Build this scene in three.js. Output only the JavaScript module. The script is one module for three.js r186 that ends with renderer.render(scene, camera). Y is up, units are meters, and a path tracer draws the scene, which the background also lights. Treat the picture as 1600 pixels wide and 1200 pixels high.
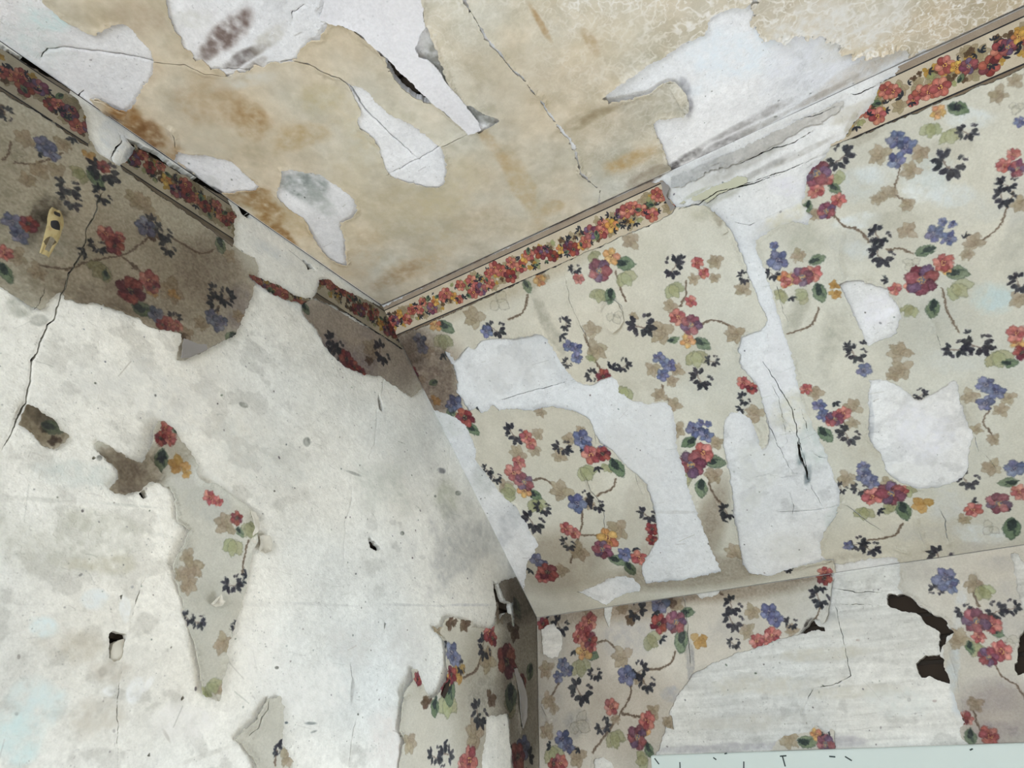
import * as THREE from 'three';
import { RoundedBoxGeometry } from 'three/addons/geometries/RoundedBoxGeometry.js';
import { RectAreaLightUniformsLib } from 'three/addons/lights/RectAreaLightUniformsLib.js';
RectAreaLightUniformsLib.init();

// ------------------------------------------------------------------ camera, sky, light, exposure
const EYE = new THREE.Vector3(0, 1.25, 0), FOCAL = 1128.6;
const camera = new THREE.PerspectiveCamera(2 * Math.atan(600 / FOCAL) * 180 / Math.PI, 4 / 3, 0.02, 60);
camera.position.copy(EYE);
camera.lookAt(EYE.clone().add(new THREE.Vector3(-0.49671, 0.49906, -0.71008)));
camera.updateMatrixWorld(true);
const renderer = new THREE.WebGLRenderer({ antialias: true });
renderer.toneMapping = THREE.LinearToneMapping;
renderer.toneMappingExposure = 1.0;
renderer.shadowMap.enabled = true;
const scene = new THREE.Scene();
scene.background = new THREE.Color().setRGB(0.88, 0.97, 1.085);
scene.backgroundIntensity = 4.2;
const DAYLIGHT = 6.5;                                    // what comes straight in at each window

// ------------------------------------------------------------------ helpers
let seed = 7;
const rnd = () => { seed = (seed + 0x6d2b79f5) | 0; let t = Math.imul(seed ^ (seed >>> 15), 1 | seed); t = (t + Math.imul(t ^ (t >>> 7), 61 | t)) ^ t; return ((t ^ (t >>> 14)) >>> 0) / 4294967296; };
const lat = new Float32Array(65536); for (let i = 0; i < 65536; i++) lat[i] = rnd() * 2 - 1;
function vn(x, y) {                                     // smooth value noise, -1 .. 1
  const ix = Math.floor(x), iy = Math.floor(y); let fx = x - ix, fy = y - iy;
  fx = fx * fx * (3 - 2 * fx); fy = fy * fy * (3 - 2 * fy);
  const a = (ix & 255), b = ((ix + 1) & 255), c = (iy & 255) << 8, d = ((iy + 1) & 255) << 8;
  const p = lat[a | c], q = lat[b | c], r = lat[a | d], s = lat[b | d];
  return p + (q - p) * fx + (r + (s - r) * fx - p - (q - p) * fx) * fy;
}
const fbm = (x, y, n = 4) => { let s = 0, a = 0.5; for (let i = 0; i < n; i++) { s += a * vn(x, y); x = x * 2.03 + 17.1; y = y * 2.03 + 5.7; a *= 0.5; } return s; };
const sst = (a, b, x) => { const t = Math.min(1, Math.max(0, (x - a) / (b - a))); return t * t * (3 - 2 * t); };
const mixv = (a, b, t) => a + (b - a) * t;

const used = {};
const numbered = (n) => { used[n] = (used[n] ?? -1) + 1; return used[n] ? n + '_' + String(used[n]).padStart(3, '0') : n; };
function shade(o) { o.castShadow = true; o.receiveShadow = true; return o; }
function mesh(name, geometry, material, parent) { const m = shade(new THREE.Mesh(geometry, material)); m.name = numbered(name); if (parent) parent.add(m); return m; }
function centred(name, geometry, material, parent) {    // a mesh whose origin sits at the middle of its geometry
  geometry.computeBoundingBox(); const c = geometry.boundingBox.getCenter(new THREE.Vector3());
  geometry.translate(-c.x, -c.y, -c.z);
  const m = mesh(name, geometry, material, parent); m.position.copy(c); if (parent) m.position.sub(parent.position); return m;
}
// a sheet's geometry is in the (u, v, height) axes of its face: stand it there, in the scene, in a structure or on another sheet of the same face
function onFace(face, name, geometry, material, parent) {
  geometry.computeBoundingBox(); const c = geometry.boundingBox.getCenter(new THREE.Vector3()); geometry.translate(-c.x, -c.y, -c.z);
  const m = mesh(name, geometry, material, parent);
  m.anchor = c;
  if (parent && parent.anchor) m.position.copy(c).sub(parent.anchor);
  else { m.quaternion.copy(face.turn); m.position.copy(face.point(c.x, c.y, c.z)); if (parent) m.position.sub(parent.position); }
  return m;
}
function thing(o, label, category, group) { o.userData = { label, category }; if (group) o.userData.group = group; scene.add(o); return o; }
function structure(name, position = [0, 0, 0]) { const g = new THREE.Group(); g.name = name; g.position.set(...position); g.userData.kind = 'structure'; scene.add(g); return g; }
const nums = (s) => s.trim().split(/[\s,]+/).map(Number);
const pairs = (s) => { const n = nums(s), r = []; for (let i = 0; i < n.length; i += 2) r.push([n[i], n[i + 1]]); return r; };

// ------------------------------------------------------------------ the planes of the room; each has metric (u, v) axes of its own
class Face {
  constructor(origin, U, V, box, density) {
    this.O = new THREE.Vector3(...origin); this.U = new THREE.Vector3(...U).normalize(); this.V = new THREE.Vector3(...V).normalize();
    this.N = this.U.clone().cross(this.V); this.turn = new THREE.Quaternion().setFromRotationMatrix(new THREE.Matrix4().makeBasis(this.U, this.V, this.N)); this.box = box; this.density = density;
    this.W = Math.round((box[2] - box[0]) * density); this.H = Math.round((box[3] - box[1]) * density);
  }
  at(x, y) {                                            // where the sight line of a picture point meets this plane
    const d = new THREE.Vector3(x - 800, 600 - y, -FOCAL).transformDirection(camera.matrixWorld);
    const t = this.O.clone().sub(EYE).dot(this.N) / d.dot(this.N);
    const p = EYE.clone().addScaledVector(d, t).sub(this.O);
    return [p.dot(this.U), p.dot(this.V)];
  }
  point(u, v, h = 0) { return this.O.clone().addScaledVector(this.U, u).addScaledVector(this.V, v).addScaledVector(this.N, h); }
  outline(s) { return pairs(s).map(([x, y]) => this.at(x, y)); }
  uv(u, v) { const b = this.box; return [(u - b[0]) / (b[2] - b[0]), (v - b[1]) / (b[3] - b[1])]; }
  canvas(u, v) { const b = this.box; return [(u - b[0]) * this.density, (b[3] - v) * this.density]; }
}
const CEIL_Y = EYE.y + 1.1, LEFT_X = -1.1379, TOP_Z = -1.0425, KNEE_Y = EYE.y + 0.4433, KNEE_Z = -1.7457;
const R = { x1: 2.1, z1: 2.0 };
const slopeLength = Math.hypot(CEIL_Y - KNEE_Y, TOP_Z - KNEE_Z);
const ceilingFace = new Face([0, CEIL_Y, 0], [1, 0, 0], [0, 0, 1], [LEFT_X, TOP_Z, 0.62, 0.18], 1000);
const leftFace = new Face([LEFT_X, 0, 0], [0, 0, -1], [0, 1, 0], [-0.06, 1.12, 1.7457, CEIL_Y], 950);
const slopeFace = new Face([0, KNEE_Y, KNEE_Z], [1, 0, 0], [0, CEIL_Y - KNEE_Y, TOP_Z - KNEE_Z], [LEFT_X, 0, 0.64, slopeLength], 950);
const kneeFace = new Face([0, 0, KNEE_Z], [1, 0, 0], [0, 1, 0], [LEFT_X, 1.2, 0.64, KNEE_Y], 950);

// ------------------------------------------------------------------ signed distances (positive inside)
function inPolygon(poly) {
  const n = poly.length, b = [1e9, 1e9, -1e9, -1e9];
  for (const [x, y] of poly) { b[0] = Math.min(b[0], x); b[1] = Math.min(b[1], y); b[2] = Math.max(b[2], x); b[3] = Math.max(b[3], y); }
  const f = (x, y) => {
    const ox = Math.max(b[0] - x, x - b[2], 0), oy = Math.max(b[1] - y, y - b[3], 0);
    if (ox > 0.04 || oy > 0.04) return -Math.hypot(ox, oy);
    let best = 1e9, inside = false;
    for (let i = 0, j = n - 1; i < n; j = i++) {
      const [ax, ay] = poly[j], [bx, by] = poly[i], ex = bx - ax, ey = by - ay, wx = x - ax, wy = y - ay;
      const t = Math.min(1, Math.max(0, (wx * ex + wy * ey) / (ex * ex + ey * ey + 1e-12))), dx = wx - ex * t, dy = wy - ey * t, q = dx * dx + dy * dy;
      if (q < best) best = q;
      if ((ay > y) !== (by > y) && x < ax + (y - ay) / (by - ay) * ex) inside = !inside;
    }
    return inside ? Math.sqrt(best) : -Math.sqrt(best);
  };
  f.bounds = b; return f;
}
function alongLine(pts, width) {                        // distance inside a crack of that width (metres) that tapers at both ends
  const n = pts.length, b = [1e9, 1e9, -1e9, -1e9], len = [0];
  pts.forEach(([x, y], i) => { b[0] = Math.min(b[0], x); b[1] = Math.min(b[1], y); b[2] = Math.max(b[2], x); b[3] = Math.max(b[3], y); if (i) len.push(len[i - 1] + Math.hypot(x - pts[i - 1][0], y - pts[i - 1][1])); });
  return (x, y) => {
    if (x < b[0] - 0.03 || x > b[2] + 0.03 || y < b[1] - 0.03 || y > b[3] + 0.03) return -0.03;
    const jx = x + vn(x * 90, y * 90) * 0.0016 + vn(x * 260, y * 260) * 0.0007, jy = y + vn(x * 90 + 40, y * 90) * 0.0016 + vn(x * 260, y * 260 + 9) * 0.0007;
    let best = 1e9, s = 0;
    for (let i = 1; i < n; i++) {
      const [ax, ay] = pts[i - 1], ex = pts[i][0] - ax, ey = pts[i][1] - ay, wx = jx - ax, wy = jy - ay, l = ex * ex + ey * ey + 1e-12;
      const t = Math.min(1, Math.max(0, (wx * ex + wy * ey) / l)), q = Math.hypot(wx - ex * t, wy - ey * t);
      if (q < best) { best = q; s = len[i - 1] + t * Math.sqrt(l); }
    }
    const ends = Math.min(1, 0.45 + 10 * Math.min(s, len[n - 1] - s));
    return width / 2 * ends * (1 + 0.35 * vn(s * 70, 3)) - best;
  };
}
// paper or plaster: a face area bounded by a distance field, meshed finely only near its edges
function sheet(face, field, { box, height, thick = 0.001, cell = 0.01, fine = 8, back = false }) {
  const pos = [], nor = [], uvs = [], idx = [], f = face, [u0, v0, u1, v1] = box;
  const nx = Math.ceil((u1 - u0) / cell), ny = Math.ceil((v1 - v0) / cell), cx = (u1 - u0) / nx, cy = (v1 - v0) / ny, e = 0.0015;
  const vertex = (u, v, drop = 0, side = null) => {
    const d = field(u, v), h = height(u, v, d);
    pos.push(u, v, h - drop);
    if (side) nor.push(side[0], side[1], 0);
    else {
      const gu = (height(u + e, v, field(u + e, v)) - h) / e, gv = (height(u, v + e, field(u, v + e)) - h) / e;
      const l = Math.hypot(gu, gv, 1);
      nor.push(-gu / l, -gv / l, 1 / l);
    }
    uvs.push(...f.uv(u, v)); return pos.length / 3 - 1;
  };
  const lattice = new Map(), node = (i, j) => { const k = i * 100003 + j; if (!lattice.has(k)) lattice.set(k, vertex(u0 + i * cx, v0 + j * cy)); return lattice.get(k); };
  const reach = Math.hypot(cx, cy) * 1.02;
  for (let i = 0; i < nx; i++) for (let j = 0; j < ny; j++) {
    const uc = u0 + (i + 0.5) * cx, vc = v0 + (j + 0.5) * cy, d = field(uc, vc);
    if (d < -reach) continue;
    if (d > reach) { const a = node(i, j), b = node(i + 1, j), c = node(i + 1, j + 1), g = node(i, j + 1); idx.push(a, b, c, a, c, g); continue; }
    const su = cx / fine, sv = cy / fine, ua = u0 + i * cx, va = v0 + j * cy, D = [], id = new Int32Array((fine + 1) * (fine + 1)).fill(-1);
    for (let q = 0; q <= fine; q++) for (let p = 0; p <= fine; p++) D.push(field(ua + p * su, va + q * sv));
    for (let q = 0; q < fine; q++) for (let p = 0; p < fine; p++) {
      const ring = [[p, q], [p + 1, q], [p + 1, q + 1], [p, q + 1]], poly = []; let cuts = [];
      for (let k = 0; k < 4; k++) {
        const A = ring[k], B = ring[(k + 1) & 3], ka = A[1] * (fine + 1) + A[0], kb = B[1] * (fine + 1) + B[0], da = D[ka], db = D[kb];
        if (da > 0) { if (id[ka] < 0) id[ka] = vertex(ua + A[0] * su, va + A[1] * sv); poly.push(id[ka]); }
        if ((da > 0) !== (db > 0)) {
          const t = da / (da - db), u = ua + (A[0] + (B[0] - A[0]) * t) * su, v = va + (A[1] + (B[1] - A[1]) * t) * sv;
          poly.push(vertex(u, v)); cuts.push([u, v, da > 0]);
        }
      }
      for (let k = 2; k < poly.length; k++) idx.push(poly[0], poly[k - 1], poly[k]);
      if (cuts.length === 2 && thick > 0) {
        const [A, B] = cuts[0][2] ? cuts : [cuts[1], cuts[0]];
        const l = Math.hypot(B[1] - A[1], A[0] - B[0]); if (l < 1e-8) continue; const n = [(B[1] - A[1]) / l, (A[0] - B[0]) / l];
        const a = vertex(A[0], A[1], 0, n), b = vertex(B[0], B[1], 0, n), c = vertex(B[0], B[1], thick, n), g = vertex(A[0], A[1], thick, n);
        idx.push(a, c, b, a, g, c);
      }
    }
  }
  if (back) {                                           // the rear of a loose sheet
    const n = pos.length / 3, m = idx.length;
    for (let i = 0; i < n; i++) { pos.push(pos[3 * i], pos[3 * i + 1], pos[3 * i + 2] - thick); nor.push(-nor[3 * i], -nor[3 * i + 1], -nor[3 * i + 2]); uvs.push(uvs[2 * i], uvs[2 * i + 1]); }
    for (let i = 0; i < m; i += 3) idx.push(idx[i] + n, idx[i + 2] + n, idx[i + 1] + n);
  }
  const g = new THREE.BufferGeometry();
  g.setAttribute('position', new THREE.Float32BufferAttribute(pos, 3)); g.setAttribute('normal', new THREE.Float32BufferAttribute(nor, 3)); g.setAttribute('uv', new THREE.Float32BufferAttribute(uvs, 2));
  g.setIndex(idx); return g;
}

// ------------------------------------------------------------------ surface colours
const rgb = (c) => [(c >> 16) & 255, (c >> 8) & 255, c & 255];
// ground(u, v) -> [r, g, b] sRGB; blots: stains, scuffs, grey patches and a few painted shadows
function paint(face, ground, blots = '', draw) {
  const { W, H, box, density } = face, cv = document.createElement('canvas'); cv.width = W; cv.height = H;
  const ctx = cv.getContext('2d'), im = ctx.createImageData(W, H), D = im.data;
  for (let y = 0, o = 0; y < H; y++) for (let x = 0; x < W; x++, o += 4) {
    const c = ground(box[0] + (x + 0.5) / density, box[3] - (y + 0.5) / density);
    D[o] = c[0]; D[o + 1] = c[1]; D[o + 2] = c[2]; D[o + 3] = 255;
  }
  // a blot: x y radius-x radius-y angle(deg) colour strength softness(0 soft .. 1 hard)
  for (const line of blots.trim().split('\n').filter(Boolean)) {
    const t = line.trim().split(/\s+/), [x, y, rx, ry, an] = t.slice(0, 5).map(Number), col = rgb(parseInt(t[5], 16)), a = +t[6], hard = +(t[7] ?? 0.3);
    const c = face.canvas(...face.at(x, y)), e1 = face.canvas(...face.at(x + 3, y)), e2 = face.canvas(...face.at(x, y + 3));
    const J = [(e1[0] - c[0]) / 3, (e1[1] - c[1]) / 3, (e2[0] - c[0]) / 3, (e2[1] - c[1]) / 3];
    const th = an * Math.PI / 180, ax = [J[0] * Math.cos(th) + J[2] * Math.sin(th), J[1] * Math.cos(th) + J[3] * Math.sin(th)], ay = [-J[0] * Math.sin(th) + J[2] * Math.cos(th), -J[1] * Math.sin(th) + J[3] * Math.cos(th)];
    const X = [ax[0] * rx, ax[1] * rx], Y = [ay[0] * ry, ay[1] * ry], det = X[0] * Y[1] - X[1] * Y[0];
    const bx = (Math.abs(X[0]) + Math.abs(Y[0])) * 1.5, by = (Math.abs(X[1]) + Math.abs(Y[1])) * 1.5;
    for (let py = Math.max(0, Math.floor(c[1] - by)); py < Math.min(H, c[1] + by); py++) for (let px = Math.max(0, Math.floor(c[0] - bx)); px < Math.min(W, c[0] + bx); px++) {
      const dx = px - c[0], dy = py - c[1], p = (dx * Y[1] - dy * Y[0]) / det, q = (dy * X[0] - dx * X[1]) / det;
      const r = Math.hypot(p, q); if (r > 1.5) continue;
      const k = 1 - sst(0.3 + 0.55 * hard, 1.0, r + 0.6 * fbm(px / 60 + x, py / 60 + y, 6)), w = a * k * (0.85 + 0.9 * fbm(px / 11, py / 11, 3));
      if (w <= 0) continue;
      const o = (py * W + px) * 4; for (let i = 0; i < 3; i++) D[o + i] += (col[i] - D[o + i]) * Math.min(1, w);
    }
  }
  ctx.putImageData(im, 0, 0);
  if (draw) draw(ctx, face);
  const tx = new THREE.CanvasTexture(cv); tx.colorSpace = THREE.SRGBColorSpace; tx.magFilter = THREE.LinearFilter; tx.wrapS = tx.wrapT = THREE.MirroredRepeatWrapping; return tx;
}

// --- the printed flowers of the wallpaper
const css = (c, a = 1) => `rgba(${c[0] | 0},${c[1] | 0},${c[2] | 0},${a})`;
const jit = (c, k = 14) => { const d = (rnd() - 0.5) * 2 * k; return c.map((x) => Math.min(255, Math.max(0, x + d + (rnd() - 0.5) * k * 0.6))); };
function leafPath(ctx, l, w) { ctx.beginPath(); ctx.moveTo(-l / 2, 0); ctx.bezierCurveTo(-l * 0.2, -w * 0.75, l * 0.22, -w * 0.62, l / 2, 0); ctx.bezierCurveTo(l * 0.22, w * 0.62, -l * 0.2, w * 0.75, -l / 2, 0); }
function leaf(ctx, x, y, l, w, a, fill, line) {
  ctx.save(); ctx.translate(x, y); ctx.rotate(a); leafPath(ctx, l, w); if (fill) { ctx.fillStyle = fill; ctx.fill(); }
  if (line) { ctx.strokeStyle = line; ctx.lineWidth = Math.max(1, l * 0.045); ctx.stroke(); }
  ctx.restore();
}
function flower(ctx, r, cols, centre, n = 6) {
  for (let k = 0; k < n; k++) {
    const a = k / n * Math.PI * 2 + rnd() * 0.35, c = jit(cols[k % cols.length]), pr = r * (0.4 + rnd() * 0.1);
    ctx.beginPath(); ctx.ellipse(Math.cos(a) * r * 0.58, Math.sin(a) * r * 0.58, pr * 1.05, pr * 0.92, a, 0, 7); ctx.fillStyle = css(c, 0.95); ctx.fill();
    ctx.strokeStyle = css(c.map((q) => q * 0.55), 0.55); ctx.lineWidth = r * 0.055; ctx.stroke();
    ctx.beginPath(); ctx.ellipse(Math.cos(a) * r * 0.7, Math.sin(a) * r * 0.7, pr * 0.5, pr * 0.35, a, 0, 7); ctx.fillStyle = css(c.map((q) => Math.min(255, q * 1.22 + 14)), 0.45); ctx.fill();
  }
  for (let k = 0; k < 7; k++) { const a = rnd() * 7, q = rnd() * r * 0.5; ctx.beginPath(); ctx.ellipse(Math.cos(a) * q, Math.sin(a) * q, r * 0.09, r * 0.06, a, 0, 7); ctx.fillStyle = css([50, 24, 36], 0.5); ctx.fill(); }
  ctx.beginPath(); ctx.arc(0, 0, r * 0.27, 0, 7); ctx.fillStyle = css(centre[0], 0.95); ctx.fill();
  for (let k = 0; k < 6; k++) { const a = k + rnd(); ctx.beginPath(); ctx.arc(Math.cos(a) * r * 0.17, Math.sin(a) * r * 0.17, r * 0.075, 0, 7); ctx.fillStyle = css(centre[1], 0.95); ctx.fill(); }
}
const INK = {
  P: [[[116, 50, 66], [98, 70, 100], [150, 74, 80], [112, 54, 78]], [[186, 148, 84], [76, 82, 120]]],
  R: [[[180, 88, 80], [192, 112, 98], [156, 66, 68]], [[110, 30, 50], [226, 170, 90]]],
  O: [[[196, 132, 68], [202, 152, 74], [186, 104, 70]], [[120, 60, 50], [230, 190, 90]]],
  B: [[[86, 94, 136], [106, 112, 148], [74, 82, 122]], [[58, 62, 96], [146, 138, 150]]],
  D: [[[136, 44, 44], [104, 30, 44], [150, 62, 50]], [[40, 20, 36], [120, 110, 70]]],
};
const MOTIF = {
  P(c, r) { flower(c, r, ...INK.P, 7); }, R(c, r) { flower(c, r, ...INK.R, 6); }, O(c, r) { flower(c, r, ...INK.O, 5); }, B(c, r) { flower(c, r, ...INK.B, 5); }, D(c, r) { flower(c, r, ...INK.D, 6); },
  K(c, r) {                                             // dark sprig: two tufts of pointed leaves on a thin twig, with buds
    c.strokeStyle = css([104, 82, 70], 0.8); c.lineWidth = r * 0.1; c.beginPath(); c.moveTo(-r * 0.7, 0.1 * r); c.quadraticCurveTo(0, r * 0.3, r * 0.8, -r * 0.1); c.stroke();
    const tuft = (x, y, a0, s) => { for (const [a, l] of [[-1.25, 0.66], [-0.4, 0.84], [0.42, 0.84], [1.25, 0.66]]) { const t = a0 + a + (rnd() - 0.5) * 0.25; leaf(c, x + Math.cos(t) * r * 0.5 * s, y + Math.sin(t) * r * 0.5 * s, r * l * s, r * 0.4 * s, t, css(jit([33, 34, 45], 9), 0.92)); } };
    tuft(-r * 0.3, r * 0.1, 2.6, 0.9); tuft(r * 0.3, -r * 0.05, 0.3, 1.0);
    for (const [x, y, a] of [[0.02, -0.72, -1.3], [0.3, -0.85, -0.7], [-0.05, 0.75, 1.7]]) leaf(c, x * r, y * r, r * 0.4, r * 0.24, a + (rnd() - 0.5) * 0.6, css(jit([44, 42, 52], 10), 0.85));
  },
  k(c, r) { for (const a of [-1.2, -0.3, 0.6]) leaf(c, Math.cos(a) * r * 0.55, Math.sin(a) * r * 0.55, r * 1.0, r * 0.4, a, css(jit([30, 33, 44], 8), 0.94)); },
  G(c, r) {
    leaf(c, 0, 0, r * 2, r * 1.15, 0, css(jit([96, 118, 84], 10), 0.92), css([56, 76, 62], 0.6)); leaf(c, -r * 0.35, 0, r * 1.2, r * 0.62, 0.1, css([32, 46, 46], 0.9));
    leaf(c, r * 0.2, -r * 0.2, r * 0.8, r * 0.2, -0.2, css([44, 62, 54], 0.7));
  },
  Y(c, r) { for (const a of [-0.85, 0.8, 0]) leaf(c, Math.cos(a) * r * 0.5, Math.sin(a) * r * 0.55, r * 1.5, r * 0.95, a, css(jit([150, 152, 104], 12), 0.8), css([96, 102, 76], 0.5)); },
  T(c, r) {                                             // faded tan leaf with lobes
    for (const [a, l] of [[-1.2, 0.95], [-0.35, 1.15], [0.5, 1.1], [1.3, 0.9], [3.1, 0.8]]) leaf(c, Math.cos(a) * r * 0.42, Math.sin(a) * r * 0.42, r * l * 1.25, r * 0.72, a, css(jit([158, 140, 110], 8), 0.82), css([112, 94, 74], 0.4));
  },
  U(c, r) { for (const [a, l] of [[-1.1, 0.9], [-0.2, 1.1], [0.8, 1.0], [2.8, 0.9]]) leaf(c, Math.cos(a) * r * 0.42, Math.sin(a) * r * 0.42, r * l, r * 0.7, a, css(jit([182, 136, 60], 12), 0.9), css([120, 84, 44], 0.4)); },
  N(c, r) { for (const [a, l] of [[-1.1, 0.9], [-0.2, 1.1], [0.8, 1.0], [2.8, 0.9]]) leaf(c, Math.cos(a) * r * 0.42, Math.sin(a) * r * 0.42, r * l, r * 0.7, a, css(jit([92, 66, 44], 8), 0.9), css([60, 44, 34], 0.4)); },
  W(c, r) { for (const [a, l] of [[-0.9, 1], [0.5, 1.15], [2.4, 0.9]]) leaf(c, Math.cos(a) * r * 0.45, Math.sin(a) * r * 0.45, r * l, r * 0.75, a, css([178, 172, 148], 0.3), css([110, 106, 92], 0.55)); },
};
// list: motif x y radius angle; ... ; vines: v x y x y ...
function prints(ctx, face, list) {
  const items = list.trim().split(/[;\n]+/).map((s) => s.trim().split(/\s+/)).filter((t) => t[0]);
  const rank = (t) => 'vWTYUNGkKBORDP'.indexOf(t[0]);
  items.sort((a, b) => rank(a) - rank(b));
  for (const t of items) {
    const n = t.slice(1).map(Number);
    const [x, y] = n, c = face.canvas(...face.at(x, y)), e1 = face.canvas(...face.at(x + 2, y)), e2 = face.canvas(...face.at(x, y + 2));
    const J = [(e1[0] - c[0]) / 2, (e1[1] - c[1]) / 2, (e2[0] - c[0]) / 2, (e2[1] - c[1]) / 2], s = Math.sqrt(Math.abs(J[0] * J[3] - J[1] * J[2]));
    ctx.save();
    if (t[0] === 'v') {
      ctx.strokeStyle = css([122, 102, 78], 0.85); ctx.lineWidth = 3.4 * s; ctx.lineCap = 'round'; ctx.lineJoin = 'round'; ctx.beginPath();
      const P = []; for (let i = 0; i < n.length; i += 2) P.push(face.canvas(...face.at(n[i], n[i + 1])));
      const curve = new THREE.CatmullRomCurve3(P.map(([a, b]) => new THREE.Vector3(a, b, 0))).getPoints(24);
      curve.forEach((p, i) => (i ? ctx.lineTo(p.x, p.y) : ctx.moveTo(p.x, p.y))); ctx.stroke();
      ctx.strokeStyle = css([84, 66, 54], 0.7); ctx.lineWidth = 1.5 * s; ctx.stroke();
    } else {
      const a = (n[3] ?? 40 + 200 * rnd()) * Math.PI / 180, dx = J[0] * Math.cos(a) + J[2] * Math.sin(a), dy = J[1] * Math.cos(a) + J[3] * Math.sin(a);
      ctx.translate(...c); ctx.rotate(Math.atan2(dy, dx)); MOTIF[t[0]](ctx, n[2] * s * ({ W: 1, K: 1.22, T: 1.22, Y: 1.16 }[t[0]] ?? 1.14));
    }
    ctx.restore();
  }
}
// the print is worn: faded unevenly towards the ground colour, dulled and grained; soil: x y radius strength of darkening (r g b kept of 255)
function worn(ctx, face, colour, tint = '') {
  for (const line of tint.trim().split('\n').filter(Boolean)) {
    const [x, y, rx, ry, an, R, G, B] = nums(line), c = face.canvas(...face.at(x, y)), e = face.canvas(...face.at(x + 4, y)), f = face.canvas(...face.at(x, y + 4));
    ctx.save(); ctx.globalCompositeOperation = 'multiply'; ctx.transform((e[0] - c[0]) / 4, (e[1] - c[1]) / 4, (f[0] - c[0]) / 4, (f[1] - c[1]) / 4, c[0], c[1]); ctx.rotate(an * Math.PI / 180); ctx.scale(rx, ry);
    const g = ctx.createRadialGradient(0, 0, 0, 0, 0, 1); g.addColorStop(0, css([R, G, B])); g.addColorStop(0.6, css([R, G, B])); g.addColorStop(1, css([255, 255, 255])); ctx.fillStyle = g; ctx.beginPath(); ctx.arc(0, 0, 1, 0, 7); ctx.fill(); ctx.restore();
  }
  const { W, H } = face, im = ctx.getImageData(0, 0, W, H), D = im.data, S = new Uint8ClampedArray(D);
  for (let y = 0, o = 0; y < H; y++) for (let x = 0; x < W; x++, o += 4) {
    const jx = vn(x / 3.1, y / 3.1) * 1.5 + vn(x / 9, y / 9) * 1.2, jy = vn(x / 3.1 + 50, y / 3.1) * 1.5 + vn(x / 9 + 50, y / 9) * 1.2;
    const c = [0, 0, 0];                                  // ink that bled into the paper: ragged, slightly soft edges
    for (let t = 0; t < 4; t++) { const sx = Math.min(W - 1, Math.max(0, Math.round(x + jx + (t & 1) * 1.1 - 0.5))), sy = Math.min(H - 1, Math.max(0, Math.round(y + jy + (t >> 1) * 1.1 - 0.5))), q = (sy * W + sx) * 4; c[0] += S[q]; c[1] += S[q + 1]; c[2] += S[q + 2]; }
    c[0] /= 4; c[1] /= 4; c[2] /= 4;
    const l = 0.3 * c[0] + 0.59 * c[1] + 0.11 * c[2], k = Math.max(0, 0.1 + 0.34 * vn(x / 48, y / 48) + 0.2 * vn(x / 5, y / 5)) * (l < 150 ? 0.75 : 1), q = (vn(x / 2.2, y / 2.2) + vn(x / 1.3 + 9, y / 1.3)) * 4.5, m = l / 190, g = l < 150 ? 10 * vn(x / 3.4 + 20, y / 3.4) : 0;
    for (let i = 0; i < 3; i++) { let v = c[i] + (l - c[i]) * 0.2; v += (colour[i] * Math.min(1, 0.75 + 0.25 * m) - v) * k * 0.6; D[o + i] = v + q + g; }
  }
  ctx.putImageData(im, 0, 0);
}
// specks, hairline scratches and trowel marks in bare plaster
function scuffed(n, across = 0.5) {
  return (ctx, face) => {
    const { W, H, density: q } = face; seed = 1000 + n + W;
    for (let i = 0; i < n; i++) {
      const x = rnd() * W, y = rnd() * H, a = rnd() < across ? (rnd() - 0.5) * 0.5 : rnd() * 6.3, l = q * (0.006 + 0.05 * rnd() ** 3), dark = rnd() < 0.62;
      ctx.strokeStyle = css(dark ? jit([120, 118, 108], 25) : [244, 243, 238], 0.1 + 0.24 * rnd()); ctx.lineWidth = q * (0.0006 + 0.0016 * rnd() ** 3); ctx.beginPath(); ctx.moveTo(x, y);
      ctx.bezierCurveTo(x + Math.cos(a) * l * 0.3, y + Math.sin(a) * l * 0.3 + (rnd() - 0.5) * 6, x + Math.cos(a) * l * 0.6, y + Math.sin(a) * l * 0.6 + (rnd() - 0.5) * 6, x + Math.cos(a) * l, y + Math.sin(a) * l); ctx.stroke();
    }
    for (let i = 0; i < n * 1.6; i++) { const r = q * (0.0005 + 0.0016 * rnd() ** 4), x = rnd() * W, y = rnd() * H; ctx.fillStyle = css(jit([74, 74, 70], 30), 0.2 + 0.6 * rnd()); ctx.beginPath(); ctx.ellipse(x, y, r * (0.7 + rnd()), r, rnd() * 3, 0, 7); ctx.fill(); }
    for (let i = 0; i < n / 6; i++) {                     // clusters of specks
      const x = rnd() * W, y = rnd() * H, R = q * (0.01 + 0.02 * rnd()); for (let k = 0; k < 9; k++) { ctx.fillStyle = css(jit([90, 90, 84], 25), 0.35 * rnd()); ctx.beginPath(); ctx.arc(x + (rnd() - 0.5) * R * 2, y + (rnd() - 0.5) * R * 2, q * (0.0005 + 0.0009 * rnd()), 0, 7); ctx.fill(); }
    }
  };
}
const paperGround = (base, k = 1) => (u, v) => {
  const a = fbm(u * 6, v * 6, 3) * 16 * k + fbm(u * 45 + 9, v * 45, 3) * 8 + (vn(u * 420, v * 420) + vn(u * 900, v * 900)) * 2.2, b = fbm(u * 3.1 + 30, v * 3.1, 3) * 8 * k;
  return [base[0] + a + b, base[1] + a, base[2] + a - b];
};
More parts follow.
